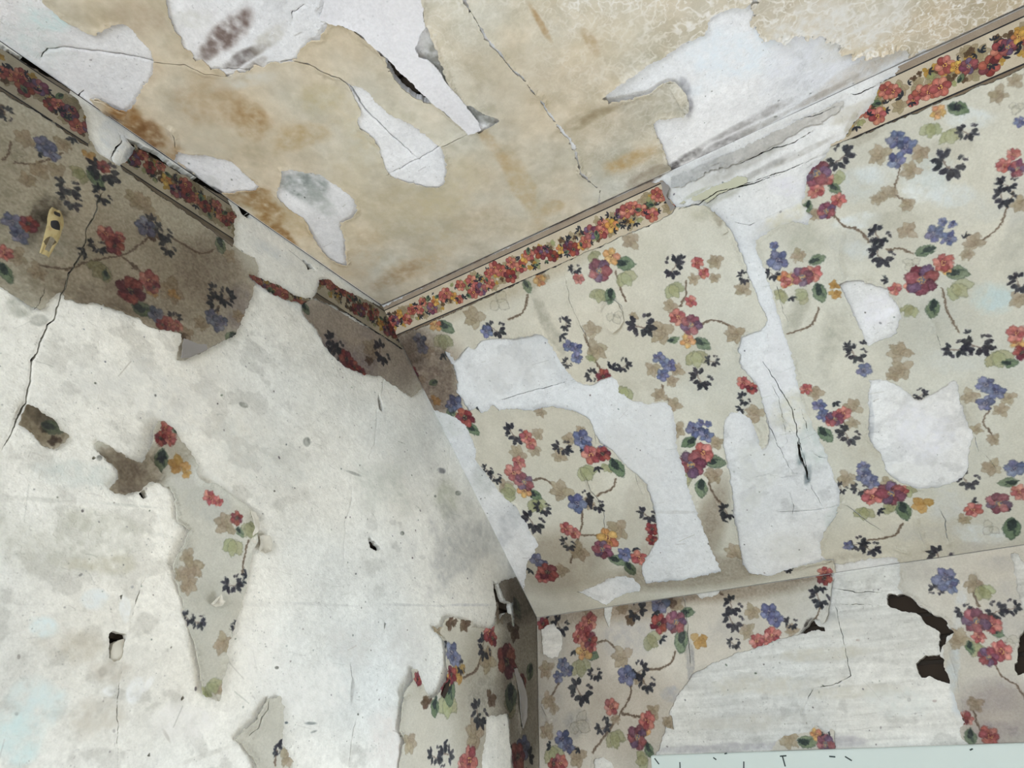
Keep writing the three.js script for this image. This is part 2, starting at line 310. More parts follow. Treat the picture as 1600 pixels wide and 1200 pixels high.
const plasterGround = (base, k = 1, streak = 0) => (u, v) => {
  const a = fbm(u * 5 + 3, v * 5 + 70, 6) * 20 * k - 17 * k * sst(0.1, 0.3, fbm(u * 24 + 7, v * 31 + 40, 6)) * sst(-0.15, 0.25, fbm(u * 3.3, v * 3.3 + 60, 3))  + fbm(u * 38 + 19, v * 38, 3) * 9 * k + (vn(u * 400, v * 400) + vn(u * 850, v * 850)) * 5 + fbm(u * 130 + 4, v * 130, 3) * 11 * k + fbm(u * 14, v * 160, 3) * streak, b = fbm(u * 2.7 + 60, v * 2.7 + 9, 3) * 9 * k;
  const speck = vn(u * 240 + 5, v * 240) > 0.93 - 0.05 * vn(u * 4, v * 4) ? 24 : 0;
  return [base[0] + a + b - speck, base[1] + a + b * 0.3 - speck, base[2] + a - b * 0.5 - speck];
};
// ------------------------------------------------------------------ what is printed on the wall papers (traced flower by flower)
const PRINT_SLOPE = `
O 844 437 9; G 825 447 10 60; T 850 430 8; O 956 401 12; P 937 422 16; G 977 411 15 5; Y 975 428 15 60; R 905 435 8; K 899 420 8 30; Y 938 455 13 100; G 954 462 12 95; v 962 422 970 450 978 470; T 988 378 13; Y 925 397 10; W 962 492 15 30
K 1052 417 15 -50; k 1066 405 8 -80; R 1090 410 8; R 1100 426 8; T 1120 407 11; Y 1050 447 14; T 1087 435 9; T 1119 433 8; v 1072 440 1072 460 1063 478; R 1080 470 8; R 1060 495 12; P 1080 507 14; O 1075 532 10; T 1050 478 10; T 1036 517 18; G 1053 530 8 -20; G 1098 536 13 30; Y 1088 552 16 80; K 1113 562 9 30
v 1095 507 1112 500 1130 503 1147 513; T 1150 520 14; K 1002 507 18 20; T 992 494 6; K 1162 432 9 90; T 1163 452 12
k 877 522 10 60; K 884 505 9 -70; B 890 540 8; B 902 544 8; B 902 558 8; K 887 566 7; T 928 515 13; T 932 543 15; Y 926 556 7; v 915 525 928 556 940 578; k 956 577 12 -40; K 975 570 10 -20; K 925 585 9; D 944 587 10
B 1030 559 9; B 1045 570 10; B 1036 585 9; T 1019 575 11; T 1060 578 10; T 1052 594 9; K 1095 590 15 70; R 1162 597 9; D 1175 606 8; K 1162 622 9 90; k 1160 637 9; T 1182 645 14
G 1497 170 16 20; k 1490 168 10 0; O 1465 175 11; Y 1455 196 14 100; Y 1483 206 15 80; K 1510 205 14 30; T 1560 145 14; T 1587 128 12; W 1587 166 14 60; B 1592 190 8
B 1400 217 13; B 1416 228 13; B 1401 250 12; T 1377 240 16; T 1437 238 13; T 1426 266 14; v 1407 258 1402 280 1395 302; T 1395 300 8; K 1482 255 22 60; R 1582 240 9; R 1568 258 11; P 1590 262 12; K 1572 286 13 40
K 1312 246 18 -30; P 1276 270 18; R 1290 278 11; R 1276 298 11; Y 1312 284 13; G 1304 294 11 40; R 1310 312 10; P 1291 329 12; G 1262 322 10 90; T 1275 335 10; v 1302 335 1320 352 1340 357 1358 376; K 1373 366 15 80; K 1376 397 17 70; T 1419 362 14; T 1372 308 10; T 1388 302 11; T 1420 318 11; v 1365 308 1390 300 1418 316
B 1460 364 13; B 1482 372 11; B 1472 346 6; B 1487 350 6; k 1508 371 7 -60; T 1524 378 15; v 1536 374 1560 355 1572 327 1582 300; K 1567 306 15 80; T 1593 316 13; G 1445 391 14 165; R 1474 410 14; O 1478 420 8; P 1440 437 22; R 1424 446 10; G 1495 425 17 8; Y 1492 446 18 40; R 1399 451 9; k 1387 436 9 190; Y 1424 480 12; G 1457 482 15 95; v 1472 450 1480 484 1498 518; W 1425 412 15; T 1510 395 10; v 1385 390 1405 388 1425 395
K 1493 544 15 10; K 1527 538 19 20; k 1512 520 7 -90; B 1217 406 15; B 1210 384 6; K 1207 427 10; O 1229 436 12; R 1228 440 8; P 1253 432 14; R 1270 427 12; G 1277 405 12 -20; T 1247 397 11; G 1281 457 15 70; k 1237 462 8 90; Y 1259 460 12; U 1305 445 9; U 1304 458 10; v 1280 480 1267 507 1230 522; Y 1225 458 11
K 1336 550 14 60; k 1326 540 8 -120; k 1350 538 8 -70; B 1350 577 10; T 1408 550 16; T 1410 575 16; T 1395 588 9; K 1592 440 15 80; T 1590 465 14; R 1587 520 13; O 1590 535 10; D 1597 550 12; Y 1557 552 18; G 1577 566 11 0; B 1540 600 12; B 1556 612 12; B 1539 629 11; T 1515 616 13; T 1576 620 11; T 1565 642 11; v 1547 636 1537 657 1553 684; T 1526 668 9; T 1553 684 10
K 1438 615 9 -20; R 1260 607 8; T 1277 613 11; B 1280 632 9; B 1287 648 9; R 1318 645 10; P 1305 653 11; R 1299 658 7; T 1335 636 13; k 1305 627 8; K 1325 678 15 60; v 1318 658 1325 670; G 1290 678 14 50; T 1332 658 9
B 1350 742 12; B 1362 752 10; B 1350 728 8; T 1322 744 13; K 1314 760 8; K 1343 763 11 40; R 1363 775 13; P 1392 770 18; R 1407 765 9; T 1386 752 11; Y 1415 762 12; k 1372 796 9 40; G 1412 797 15 70; Y 1350 795 13; Y 1392 797 11; U 1443 787 17; v 1410 817 1397 835 1355 843; K 1340 848 12 0; K 1358 854 13 30; B 1325 851 7; K 1510 747 15 60; T 1550 727 14; B 1585 730 13; G 1575 752 13 175; R 1592 768 12; P 1560 785 16; k 1580 790 10; R 1520 795 11; T 1505 808 9; k 1517 782 9 20; W 1548 822 16 100; G 1580 825 18 95; K 1470 868 17 60; T 1522 880 14; R 1290 893 9
K 1230 886 7
K 804 676 14 60; R 823 682 9; R 830 692 8; T 842 676 9; T 835 700 10; T 812 708 12; R 812 722 9; R 804 738 12; P 820 752 13; O 820 766 10; O 808 745 8; k 830 768 8; G 836 772 11 30; Y 836 782 14 60; K 848 793 11 40; v 835 750 847 746 867 758; T 880 766 16; K 833 813 15 60; K 879 698 12 30; T 877 712 11; T 890 684 10; B 910 685 13; B 916 696 9; k 908 698 10; T 907 670 7; R 924 710 13; D 943 708 10; B 943 702 7; G 965 730 15 55; k 933 728 9 80; Y 912 732 14; Y 950 727 8; v 963 747 957 762 935 772; B 902 785 13; K 913 777 11 0; K 931 787 11 40; T 920 785 9; v 910 797 910 820 905 837 892 878; R 886 825 9; R 898 832 8; K 887 848 10 60; T 905 858 14; v 910 835 937 835; T 967 824 16; O 951 840 14; P 942 857 13; B 977 865 10; G 965 874 12 20; R 1000 871 11; k 993 855 7; G 985 887 11 60; K 1012 802 12 50; D 1020 825 9; D 1020 843 8
B 840 874 10; B 850 882 8; k 830 888 8; D 857 893 13; R 848 900 9; T 880 890 10
B 1087 670 12; B 1104 680 10; B 1095 659 5; B 1107 662 5; G 1077 690 12 150; P 1080 725 19; R 1099 707 14; O 1093 716 8; G 1116 720 16 10; Y 1076 750 14; G 1096 762 14 90; T 1118 740 13; v 1105 738 1115 770 1128 786; T 1060 668 12; T 1122 690 11; K 1136 797 11 70; k 1126 807 11 10; T 1150 862 13; T 1033 618 11; T 1056 632 11; v 1035 600 1037 618 1055 632; Y 977 607 13; T 845 640 9; T 827 627 6
K 762 732 7 60; K 774 744 9 50; T 790 757 12; Y 803 770 13
B 712 628 11; B 705 633 8; k 720 625 7; U 682 624 9; D 728 652 13; O 722 650 8; k 748 640 8 -50; G 706 644 9; G 740 670 11 40; B 657 530 9; B 661 543 8; G 698 510 13 30; O 681 507 9; Y 692 526 14 80; T 745 495 16; K 776 512 13 40; B 762 517 9; k 694 551 10 80; T 670 548 11; v 826 460 820 485 797 498; D 645 582 9; T 656 595 12; N 636 610 9; G 678 597 7; D 655 640 9; T 620 548 11; W 780 470 20 0`;
const PRINT_KNEE = `
D 832 913 15; O 850 905 10; P 842 920 9; G 863 918 12 40; G 808 914 10 60; G 848 943 12 90; v 858 930 864 950 872 965; K 916 926 12 50; N 927 945 10; T 920 950 9
K 876 977 13 70; k 862 985 10 150; R 922 972 12; R 911 983 10; R 905 995 9; D 922 1000 11; O 914 1017 13; R 925 1010 8; k 898 1016 8; G 925 1023 12 20; Y 907 1035 15 80; K 930 1053 10 40; v 935 1005 950 1002 966 1018; T 975 1025 16; B 880 1038 9; B 887 1048 9; B 873 1058 8; T 857 1045 12; v 875 1067 863 1090 868 1105; T 857 1092 11; T 868 1108 8; K 908 1079 17 65
B 980 1057 13; K 1000 1047 12 -30; K 1010 1066 13 60; T 1000 1062 9; v 987 1070 985 1090 972 1113 950 1145 927 1176; v 1056 1018 1050 1035 1030 1046 1014 1045; R 956 1105 11; T 963 1122 8; K 943 1136 11 0; k 948 1120 7; Y 960 1147 15; v 972 1115 1000 1121; R 1012 1127 12; O 1009 1140 9; P 997 1152 15; G 1015 1172 11 70; Y 1010 1188 13; T 1023 1112 11; T 1047 1127 10
K 996 955 13 -30; N 988 967 11; T 975 950 9; B 1032 942 14; k 1022 957 12; D 1031 975 13; P 1057 972 15; O 1036 982 6; G 1075 957 11 -10; G 1066 1002 17 95; k 1034 996 9; Y 1015 996 14; U 1093 1000 15; N 1050 940 11; T 1060 948 10
K 1145 945 13 80; K 1145 968 15 70; T 1175 954 12; B 1203 958 13; B 1213 968 11; R 1183 1002 10; R 1208 994 12; R 1198 1000 9; T 1170 985 12; K 1147 1005 9 40; K 1236 974 9; T 1240 985 10; K 1281 933 15 80; D 1289 903 11; v 1285 945 1276 968; k 1285 918 9
N 1195 893 9; T 1170 905 12; v 1110 915 1130 930
B 1477 905 17; B 1485 918 10; K 1464 922 10; T 1522 912 14; Y 1535 920 14; v 1521 925 1530 948; K 1507 956 12 10; K 1556 955 14 -20; K 1580 950 12 -10; P 1526 970 18; R 1550 977 13; R 1530 996 9; G 1557 988 12 30; G 1516 1012 10 80; T 1502 1000 18; Y 1530 1010 15; R 1565 1018 15; P 1545 1027 14; v 1557 1040 1567 1057 1588 1070 1605 1095; W 1575 1000 18 40; R 1511 1123 10; D 1505 1125 7; T 1527 1100 12; v 1523 1112 1530 1140; R 1547 1150 14; G 1517 1152 13 90; O 1540 1145 8; G 1280 1150 10 20
P 1291 1163 13; R 1285 1160 8; G 1262 1160 14 0; O 1276 1148 9; k 1290 1147 9; T 1232 1152 15; k 1298 1144 6
B 880 1155 12; B 889 1166 10; T 857 1145 12; Y 865 1171 16; k 862 1167 8; R 877 1192 11; D 866 1195 9; T 906 1182 14; O 872 1195 8; k 905 1170 7; W 905 1130 22 0; k 860 960 8; D 850 975 9`;
const PRINT_LEFT = `
B 68 228 14; B 78 240 12; k 60 238 9; T 38 216 14; k 110 215 11; T 95 225 12; D 160 262 9; K 160 268 19 40; G 148 280 16 60; Y 128 272 13; K 105 293 15 40; T 62 270 14; T 88 266 13; v 15 222 12 240 2 252; v 20 255 45 258 70 252 95 240; U 137 244 12; N 0 172 10; K 8 178 11; T 40 280 12; W 30 245 14
B 17 348 14; B 30 371 12; D 42 352 12; N 48 350 10; R 4 396 12; T 26 400 15; G 6 428 16 60; K 107 312 15 60; K 157 305 13; R 164 367 12; D 177 386 13; R 185 372 8; K 150 386 12 40; k 132 395 12 180; Y 160 420 17; G 163 432 9 90; T 56 423 14; v 60 415 85 420 105 422 137 410 190 400 215 385 232 370; v 190 404 210 418 222 432; N 208 418 6
B 226 356 14; K 237 352 13; K 252 363 13 60; N 240 370 12; T 210 310 14; T 226 322 14; T 236 336 12; K 259 386 12 80; v 268 374 292 387 312 397 332 392; G 343 385 12 80; T 358 400 10
D 203 456 19; R 196 462 10; R 232 440 14; D 238 450 9; U 236 458 10; T 266 452 19; U 270 462 10; G 222 485 16 20; G 232 492 10; B 243 493 12; R 262 508 11; R 275 510 8; D 252 508 8; K 272 497 9; K 334 456 10 80; K 337 472 13; K 352 466 13 -30; B 330 496 11; B 338 507 11; B 345 502 8; T 315 507 11; T 372 495 9; G 357 527 9; T 290 522 11; N 285 525 7; v 340 480 338 490
G 80 670 16 20; N 84 690 10; N 70 668 10
R 256 670 9; D 246 688 10; R 262 686 10; G 270 672 7; G 250 720 16 95; k 250 713 10 95; U 279 728 18; U 288 740 10; R 325 778 9; R 338 784 7; D 368 810 9; T 352 822 16; Y 385 822 14; G 372 832 8 60; Y 363 848 15 100; T 292 868 11; T 297 886 17; T 283 900 12; k 384 898 9; K 361 913 14 20; k 376 908 8; T 290 912 14; K 291 966 9; K 306 972 11 30; T 346 1003 15; Y 325 1070 13; Y 318 1085 10; v 385 845 380 870 376 895; K 364 980 7; T 340 1080 9
k 431 1160 12 80; K 430 1172 7; T 445 1182 13; v 430 1175 427 1198
T 680 983 11; N 703 975 11; N 722 973 12; k 690 1002 9 90; B 704 1020 12; B 710 1030 9; G 700 1012 6; K 755 1010 13 100; R 762 990 11; D 768 998 8; T 762 1033 15; v 752 1022 742 1047 722 1060; U 716 1052 15; D 703 1055 10; O 697 1062 8; G 700 1080 17 90; Y 697 1092 17 90; G 677 1105 12 90; N 664 1098 10; D 690 1072 9; K 718 1042 8; D 790 1035 17; O 794 1030 8; R 795 1022 10; K 746 1115 15 80; k 742 1120 10; T 742 1146 17; v 741 1160 738 1180; K 677 1180 12 40; K 695 1182 13; k 691 1163 8; R 732 1188 15; R 720 1196 9; T 636 1160 13; D 647 1062 8; B 816 1168 13; D 807 1183 14; K 820 1185 14; G 795 1090 15 90; Y 800 1100 14; N 765 1090 12; G 805 950 12; D 812 1065 8; N 800 985 14; T 780 960 10; G 826 1050 10; K 800 1180 12
K 520 537 14 70; k 533 548 10; D 540 562 11; K 520 550 13; D 552 575 9; T 580 545 14; K 594 550 13 90; U 430 445 8; D 562 582 7; N 575 565 8; D 440 460 8; D 460 478 9; G 475 482 9 60`;

// ------------------------------------------------------------------ stains, scuffs, rubbed or grey patches and a few painted shadows
const BLOTS_CEIL_PAPER = `
390 122 70 14 -8 d2cdc2 .6 .2
300 60 40 50 20 b8a68c .4 .2
620 330 120 70 0 b0a380 .35 .2
500 150 70 40 0 b5a67c .4 .2
700 300 70 60 0 c6b998 .4 .2
330 160 90 40 20 a98a62 .35 .2
250 230 80 45 35 9c7446 .55 .2
330 225 60 40 10 c9c0aa .5 .3
400 240 45 40 0 b0a489 .5 .3
395 190 40 26 30 94703f .4 .2
470 210 60 30 -25 a88b5a .4 .2
420 345 26 70 -25 94703f .7 .25
445 385 22 40 -30 8a6436 .6 .2
375 300 40 30 30 8d6a3c .5 .2
200 185 50 28 25 8d6436 .65 .3
170 180 26 14 30 5c4a3c .6 .3
240 215 35 22 40 74512e .6 .3
200 90 90 50 10 b7a184 .4 .2
130 20 70 30 0 a89a80 .4 .2
210 30 70 30 10 a48e74 .35 .2
470 340 40 60 -30 b19668 .35 .2
560 400 60 40 -30 b69c74 .3 .2
640 420 70 30 -25 b69a70 .4 .2
700 370 80 25 -25 b7a88a .35 .2
560 250 60 60 0 c2b698 .4 .2
820 300 20 90 -25 b29a70 .45 .2
865 320 30 14 -25 b29a70 .45 .2
980 250 60 20 -25 b1905c .6 .2
1010 275 40 14 -25 8a7a66 .5 .3
920 60 30 12 60 9a7a4e .5 .3
845 35 8 45 -30 a27c4c .6 .3
765 220 14 60 -35 b0946a .45 .2
900 190 70 12 -25 8d7d60 .5 .2
960 165 60 12 -20 8d7d60 .45 .2
360 40 80 14 -40 8a7c74 .3 .3
560 190 90 40 30 cdbd9a .3 .2
620 430 60 14 -25 9a8264 .4 .3
520 430 26 26 0 c0b090 .4 .3
800 120 90 50 -30 d2c8b4 .4 .2
950 60 110 60 -10 cbbda2 .3 .2
1300 50 140 60 -20 e2dfda .75 .2
1180 8 40 20 0 cfc6b6 .4 .2
1020 215 60 20 -20 d4cab6 .4 .2`;
const BLOTS_CEIL = `
60 60 90 50 20 d6dedb .6 .2
80 30 40 20 10 cfe0de .7 .4
350 52 24 62 45 7a6a64 .85 .1
322 84 22 26 40 857872 .7 .1
385 88 46 12 -30 6a605c .75 .2
400 100 40 10 -30 847a70 .5 .2
300 30 40 20 0 cfcdc4 .4 .2
420 60 50 20 -40 b9b3a6 .5 .2
600 60 60 40 20 efeaf0 .5 .2
690 100 26 60 -30 9c9a92 .95 .5
745 180 40 16 20 90908a .95 .5
475 285 46 26 20 8f9591 .75 .3
500 320 34 20 30 aeb2ac .5 .3
1160 90 120 60 -20 e9f0f7 .7 .2
1260 90 90 70 -20 e8e9f0 .6 .2
1330 60 80 40 -30 d6d2c8 .5 .3
1400 60 60 40 -30 cfc6b6 .5 .2
1350 110 80 16 -27 c6bcae .5 .3
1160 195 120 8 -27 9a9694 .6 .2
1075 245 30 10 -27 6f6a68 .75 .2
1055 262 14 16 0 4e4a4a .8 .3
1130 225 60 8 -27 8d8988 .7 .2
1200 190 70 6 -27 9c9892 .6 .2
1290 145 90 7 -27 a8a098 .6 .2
1070 135 10 20 -20 8a8a92 .5 .2
1075 165 10 22 0 96949a .6 .2
400 275 30 14 30 e4e2de .6 .3
330 285 26 12 30 d8d6d2 .5 .3
300 272 40 8 35 57524c .7 .3
340 300 22 7 35 3e3a38 .7 .3
480 430 100 12 35 cfcfc8 .5 .3
520 450 50 4 35 55524e .6 .3`;  // includes a flat grey patch beside the peeled strip
const BLOTS_LEFT = `
90 40 40 20 0 dfe6e4 .3 .3
30 480 36 26 20 a5a599 .75 .6
60 500 14 10 0 8a8a80 .6 .4
250 620 200 70 10 cfcdc6 .5 .2
90 850 140 60 8 b9b7aa .55 .2
190 820 90 26 10 bcbaab .6 .2
150 880 70 18 0 c3bda9 .6 .2
70 980 36 28 0 d8e2e0 .85 .5
150 935 26 18 -20 dfe2df .75 .4
195 955 10 22 0 e6e6e2 .8 .5
60 1100 60 50 0 cfdcda .6 .3
30 1150 60 50 0 c8dcda .6 .3
150 1120 50 40 -20 c2bbad .6 .2
170 1050 50 30 0 bdb4a5 .5 .2
120 1010 60 40 0 b7ae9c .5 .2
210 1080 14 24 20 e8e8e6 .7 .4
170 1080 18 14 0 eeeeec .7 .5
230 1070 8 22 30 eceae6 .6 .4
290 1120 60 40 0 e6e2dc .6 .3
480 1080 90 60 0 e6e4de .6 .3
420 1010 50 60 0 eae6de .5 .3
610 1150 40 70 5 d6d0ca .6 .4
560 1010 60 40 0 cdcac4 .4 .2
640 1000 40 60 0 c6c4c0 .4 .2
440 640 60 4 40 efeee8 .5 .4
600 760 60 60 0 b9bdb2 .4 .2
700 780 26 40 0 a9ab98 .5 .2
720 850 60 80 30 a9a9a6 .5 .3
640 700 26 70 20 c3c5bf .3 .2
420 720 120 60 20 c8cac4 .3 .2
100 740 90 30 5 c9cec8 .5 .2
60 780 60 5 5 9f9f95 0.23 .3
210 790 70 4 5 94968c 0.23 .3
250 835 30 4 15 9c9c92 0.18 .3
330 745 60 8 35 e4e2da .5 .3
375 790 26 8 50 e6e4da .7 .4
480 690 8 10 0 6d7068 .6 .5
380 632 9 5 20 77776e .7 .5
155 715 5 5 0 55554e .6 .5
555 740 18 3 20 8a8c86 .6 .4
690 735 8 5 20 77777a .7 .4
715 770 5 4 0 555a50 .6 .4
680 775 3 3 0 555a50 .7 .5
628 833 4 4 0 4a4e46 .7 .5
520 945 80 3 3 a4a4a0 0.23 .3
640 945 70 3 2 9a9a98 0.27 .3
730 945 50 3 0 93939a 0.27 .3
420 945 50 5 0 bdbab2 0.18 .3
432 1043 4 3 0 55554e .6 .5
447 1129 4 3 0 34424a .8 .6
487 1130 12 3 0 6a706e .6 .3
490 1143 10 3 -20 5a625e .6 .3
550 1080 3 24 5 9a9a96 .5 .3
160 1050 10 12 0 a59e92 .5 .4
100 1115 40 6 0 a9a498 0.18 .3
320 1180 60 5 -20 a9a59a 0.23 .3
260 1150 20 4 60 a8a298 .4 .3
25 1115 5 5 0 77807e .6 .5
610 600 20 10 0 c8cac4 .4 .3
600 480 90 30 30 c5c8c6 .4 .3
460 470 60 16 30 bcc0be .4 .3
420 390 60 20 35 bfc3c4 .5 .3
180 215 30 24 40 c6cacc .6 .3
203 240 14 20 30 7a8084 .7 .2
170 250 40 14 40 ccced0 .4 .3
810 880 20 50 20 8f9090 .4 .3`;  // grey rows beside the wall corner paint its shade into the plaster
const BLOTS_LEFT_PAPER = `
0 300 120 140 0 99937e .5 .2
60 440 120 40 5 8a8068 .6 .3
200 470 120 30 10 877a66 .5 .3
320 420 60 80 20 8c7c6c .5 .2
370 480 26 60 20 8a8090 .4 .3
290 330 60 18 20 b2ac9c .6 .3
330 310 50 14 35 c0bab0 .6 .3
100 390 60 26 0 a9ab9c .5 .3
30 190 60 20 30 b5ad9a .5 .2
70 650 40 20 30 6a5e48 .75 .4
190 735 60 30 30 7d705c .8 .5
205 765 30 8 0 9c9488 .8 .5
330 800 60 40 40 b2b2a8 .6 .3
290 750 30 14 0 c2beb4 .5 .3
320 960 50 120 -10 adab9c .4 .2
540 555 60 30 30 8d8384 .6 .2
570 520 40 26 30 9c9494 .4 .2
760 1090 30 40 0 8d8a80 .5 .2
55 350 26 50 20 4c4230 .8 .3
70 330 30 30 0 4c4230 .7 .3`;  // dark rows around the paper curl paint its shadow onto the sheet
const BLOTS_SLOPE = `
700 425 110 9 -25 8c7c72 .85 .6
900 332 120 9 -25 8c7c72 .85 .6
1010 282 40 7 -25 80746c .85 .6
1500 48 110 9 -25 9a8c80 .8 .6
1080 290 60 26 -25 c9c8c2 .6 .3
1180 245 90 16 -25 b2b0aa .7 .3
1120 255 60 10 -25 8e8b86 .6 .3
1330 175 60 14 -25 c2bcae .6 .3
800 570 110 50 -20 d2d2d0 .5 .2
990 720 60 120 10 d4d4d2 .4 .2
1210 560 40 140 15 dddde0 .5 .2
1240 650 40 50 30 cfccb8 .5 .3
1270 700 30 60 10 c0c8c4 .6 .2
1230 340 60 16 -25 d2cdb6 .6 .3
1250 365 40 14 0 d8d2ae .6 .3
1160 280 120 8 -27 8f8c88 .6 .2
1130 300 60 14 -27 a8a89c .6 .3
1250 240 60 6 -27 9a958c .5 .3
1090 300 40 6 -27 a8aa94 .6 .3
1230 290 40 26 0 d6d4dc .5 .3
1290 255 14 40 20 a8a8a4 .5 .3
1330 190 30 6 -60 b0a894 .6 .3
1250 720 12 20 20 7d8a8c .7 .2
1262 745 8 26 10 6a7478 .7 .3
1180 740 40 100 10 d0d2cc .5 .2
1230 860 50 26 0 d2d2cc .5 .2
1300 810 26 26 30 b8c0bc .5 .3
1370 485 40 40 0 e6e4ec .5 .2
1380 490 22 8 -20 f0f0f6 .6 .4
1430 680 60 60 0 e2e2ea .5 .2
1420 735 40 14 0 dededa .5 .2
1360 640 6 60 0 8a9098 .4 .3
690 660 30 18 30 c4c8c2 .4 .3
760 740 30 50 40 b9bcb8 .5 .3
790 830 20 60 30 b0b2b4 .5 .3
1060 800 60 3 0 bcbcba .5 .3`;
const BLOTS_SLOPE_PAPER = `
1370 270 50 24 0 d6dbda .8 .4
1440 292 42 28 0 dce0de .85 .4
1340 345 44 14 -10 d2d7d5 .7 .4
1510 185 46 18 0 d2d9d9 .7 .4
1555 470 50 34 0 bdd0cf .75 .4
1465 240 70 24 -20 b2ac98 .55 .3
1400 340 70 18 -10 aca894 .5 .3
1300 520 30 50 10 aaa896 .5 .3
1430 530 80 40 0 b6b4a4 .4 .3
1250 480 20 50 15 9c9a86 .5 .3
1100 370 70 18 -20 ccc9b8 .6 .3
1010 600 60 14 0 b2ac98 .4 .3
960 660 50 30 0 a8a48e .4 .3
1590 400 40 60 0 aaa898 .5 .3
1500 560 60 26 0 c4c6be .5 .3
1450 270 50 40 0 c4cac4 .75 .2
1480 305 40 20 0 cfd4d2 .7 .3
1340 290 40 30 0 c2c8c4 .5 .2
1300 380 60 26 0 b9bab0 .6 .2
1340 390 40 14 10 c6cbc8 .6 .2
1550 460 40 26 -10 b9cac8 .7 .3
1530 330 60 40 0 c2c4bc .4 .2
1600 300 60 80 0 bcbab2 .4 .2
1260 380 30 30 0 a8a894 .5 .3
1400 260 60 40 -30 bcb8a6 .4 .2
1350 215 50 8 -25 a8a08c .6 .2
1480 135 80 7 -25 a8a08c .5 .2
1500 650 50 60 0 b2ac98 .4 .2
1350 700 50 40 0 b0a894 .5 .2
1480 790 40 40 0 c6c8c4 .6 .3
1530 830 50 20 0 cdd2d0 .7 .3
1440 830 60 20 0 b9b7ad .5 .3
1320 870 60 14 -5 a89f8c .5 .2
1560 860 60 20 0 b2aca4 .5 .2
1240 500 20 60 20 a8a796 .5 .3
1290 560 20 60 10 a6a594 .5 .2
840 470 12 60 -25 9f9a86 .6 .3
870 530 14 60 -30 a09b88 .6 .3
950 350 80 10 -25 a79a84 .6 .2
740 455 80 10 -25 a69a84 .6 .2
1000 400 60 40 0 c2bea8 .4 .2
1000 560 120 40 0 beb9a4 .4 .2
1100 330 30 16 -25 b0ac94 .6 .3
1120 340 12 26 -30 968c76 .7 .4
1080 560 60 60 0 b5af9a .4 .2
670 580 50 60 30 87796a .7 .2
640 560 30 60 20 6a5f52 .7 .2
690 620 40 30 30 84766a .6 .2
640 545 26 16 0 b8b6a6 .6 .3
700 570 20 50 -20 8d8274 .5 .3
1000 780 26 60 10 b5ad9c .5 .3
1015 850 16 40 10 a89c8a .5 .3
860 720 90 60 0 bdb8a4 .4 .2
1110 820 20 70 15 a89f90 .5 .2
1080 870 60 14 0 a49a8c .5 .2`;
const BLOTS_KNEE = `
1250 950 60 60 0 d0cec6 .3 .2
1200 1070 120 18 -3 c4c0b2 .5 .2
1300 1020 140 12 -5 c2beb0 .5 .2
1350 1080 120 12 -3 c6c2b4 .5 .2
1150 1130 120 16 -3 bfbcb2 .5 .2
1400 1100 60 30 0 d6dad6 .5 .2
1320 980 60 26 0 d8d6ce .5 .2
1200 1165 200 9 -3 a8a4a8 .6 .3
1080 1170 60 7 -2 a6a2a4 .6 .3
1350 900 50 20 0 dedfd8 .5 .2
1420 1093 4 4 0 6a6a6a .7 .5
1460 1095 5 3 0 9c8a86 .5 .4
1340 1000 5 3 0 a08c80 .6 .4
1050 925 60 14 0 cac8c0 .5 .3
940 925 40 16 0 c4c2ba .5 .3
1500 1080 20 60 5 c6ccd0 .6 .3`;
const BLOTS_KNEE_PAPER = `
860 960 30 70 0 9c9484 .5 .2
870 1010 20 40 0 bab6aa .6 .3
860 1120 30 60 0 a9a8a4 .4 .3
905 1130 26 26 0 9a9c98 .6 .3
990 1000 60 40 0 a8a4a4 .5 .2
990 940 60 20 0 8d8476 .6 .3
1060 930 50 14 0 8a7c6c .6 .3
1070 985 7 60 -5 7d7a6c .6 .3
1080 1040 7 40 0 86868a .6 .3
1150 920 80 14 -5 a09684 .6 .3
1230 930 60 30 -5 b0ac9c .4 .2
1260 900 40 12 0 8d7f6e .6 .3
1050 1085 20 12 0 b0b2ba .7 .4
1150 985 60 30 0 aeaaa2 .4 .2
1440 890 40 30 0 a8a39a .5 .2
1500 950 10 60 10 c9cccc .6 .3
1540 1090 60 40 0 b0aaa8 .5 .2
1580 960 40 60 0 b0aca6 .4 .2
1490 1040 14 60 10 bcc4c6 .7 .4
1560 1140 60 20 0 a09a9a .6 .2
1560 880 60 20 0 a8a29a .5 .2
1270 978 14 12 0 2c2622 .9 .5`;  // narrow rows along the vertical fold paint its shadow

// darkening that lies over print and ground alike: x y radius-x radius-y angle, then the red, green and blue (of 255) that it lets through
const SOIL_SHADE_LEFT = `
150 330 420 200 35 196 187 170
300 470 260 120 25 216 206 196
560 540 150 90 30 176 164 160
70 660 60 50 20 150 136 112
200 740 70 60 20 176 160 140
270 690 50 60 0 214 204 190
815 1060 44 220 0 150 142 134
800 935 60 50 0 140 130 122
760 1100 60 160 0 222 216 208`;  // upper rows are grime; those at the lower corner are painted shade
const TINT_SLOPE = `
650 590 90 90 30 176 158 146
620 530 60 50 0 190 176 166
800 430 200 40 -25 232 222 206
1110 820 30 90 15 216 206 196
1080 895 180 30 -5 206 194 182
870 880 90 60 0 214 206 198`;
const TINT_KNEE = `
950 930 160 50 -6 196 182 168
1150 915 160 30 -6 206 194 180
880 1060 90 160 0 222 216 210
1000 1120 90 100 0 228 222 216
1560 1120 90 70 0 220 212 212`;

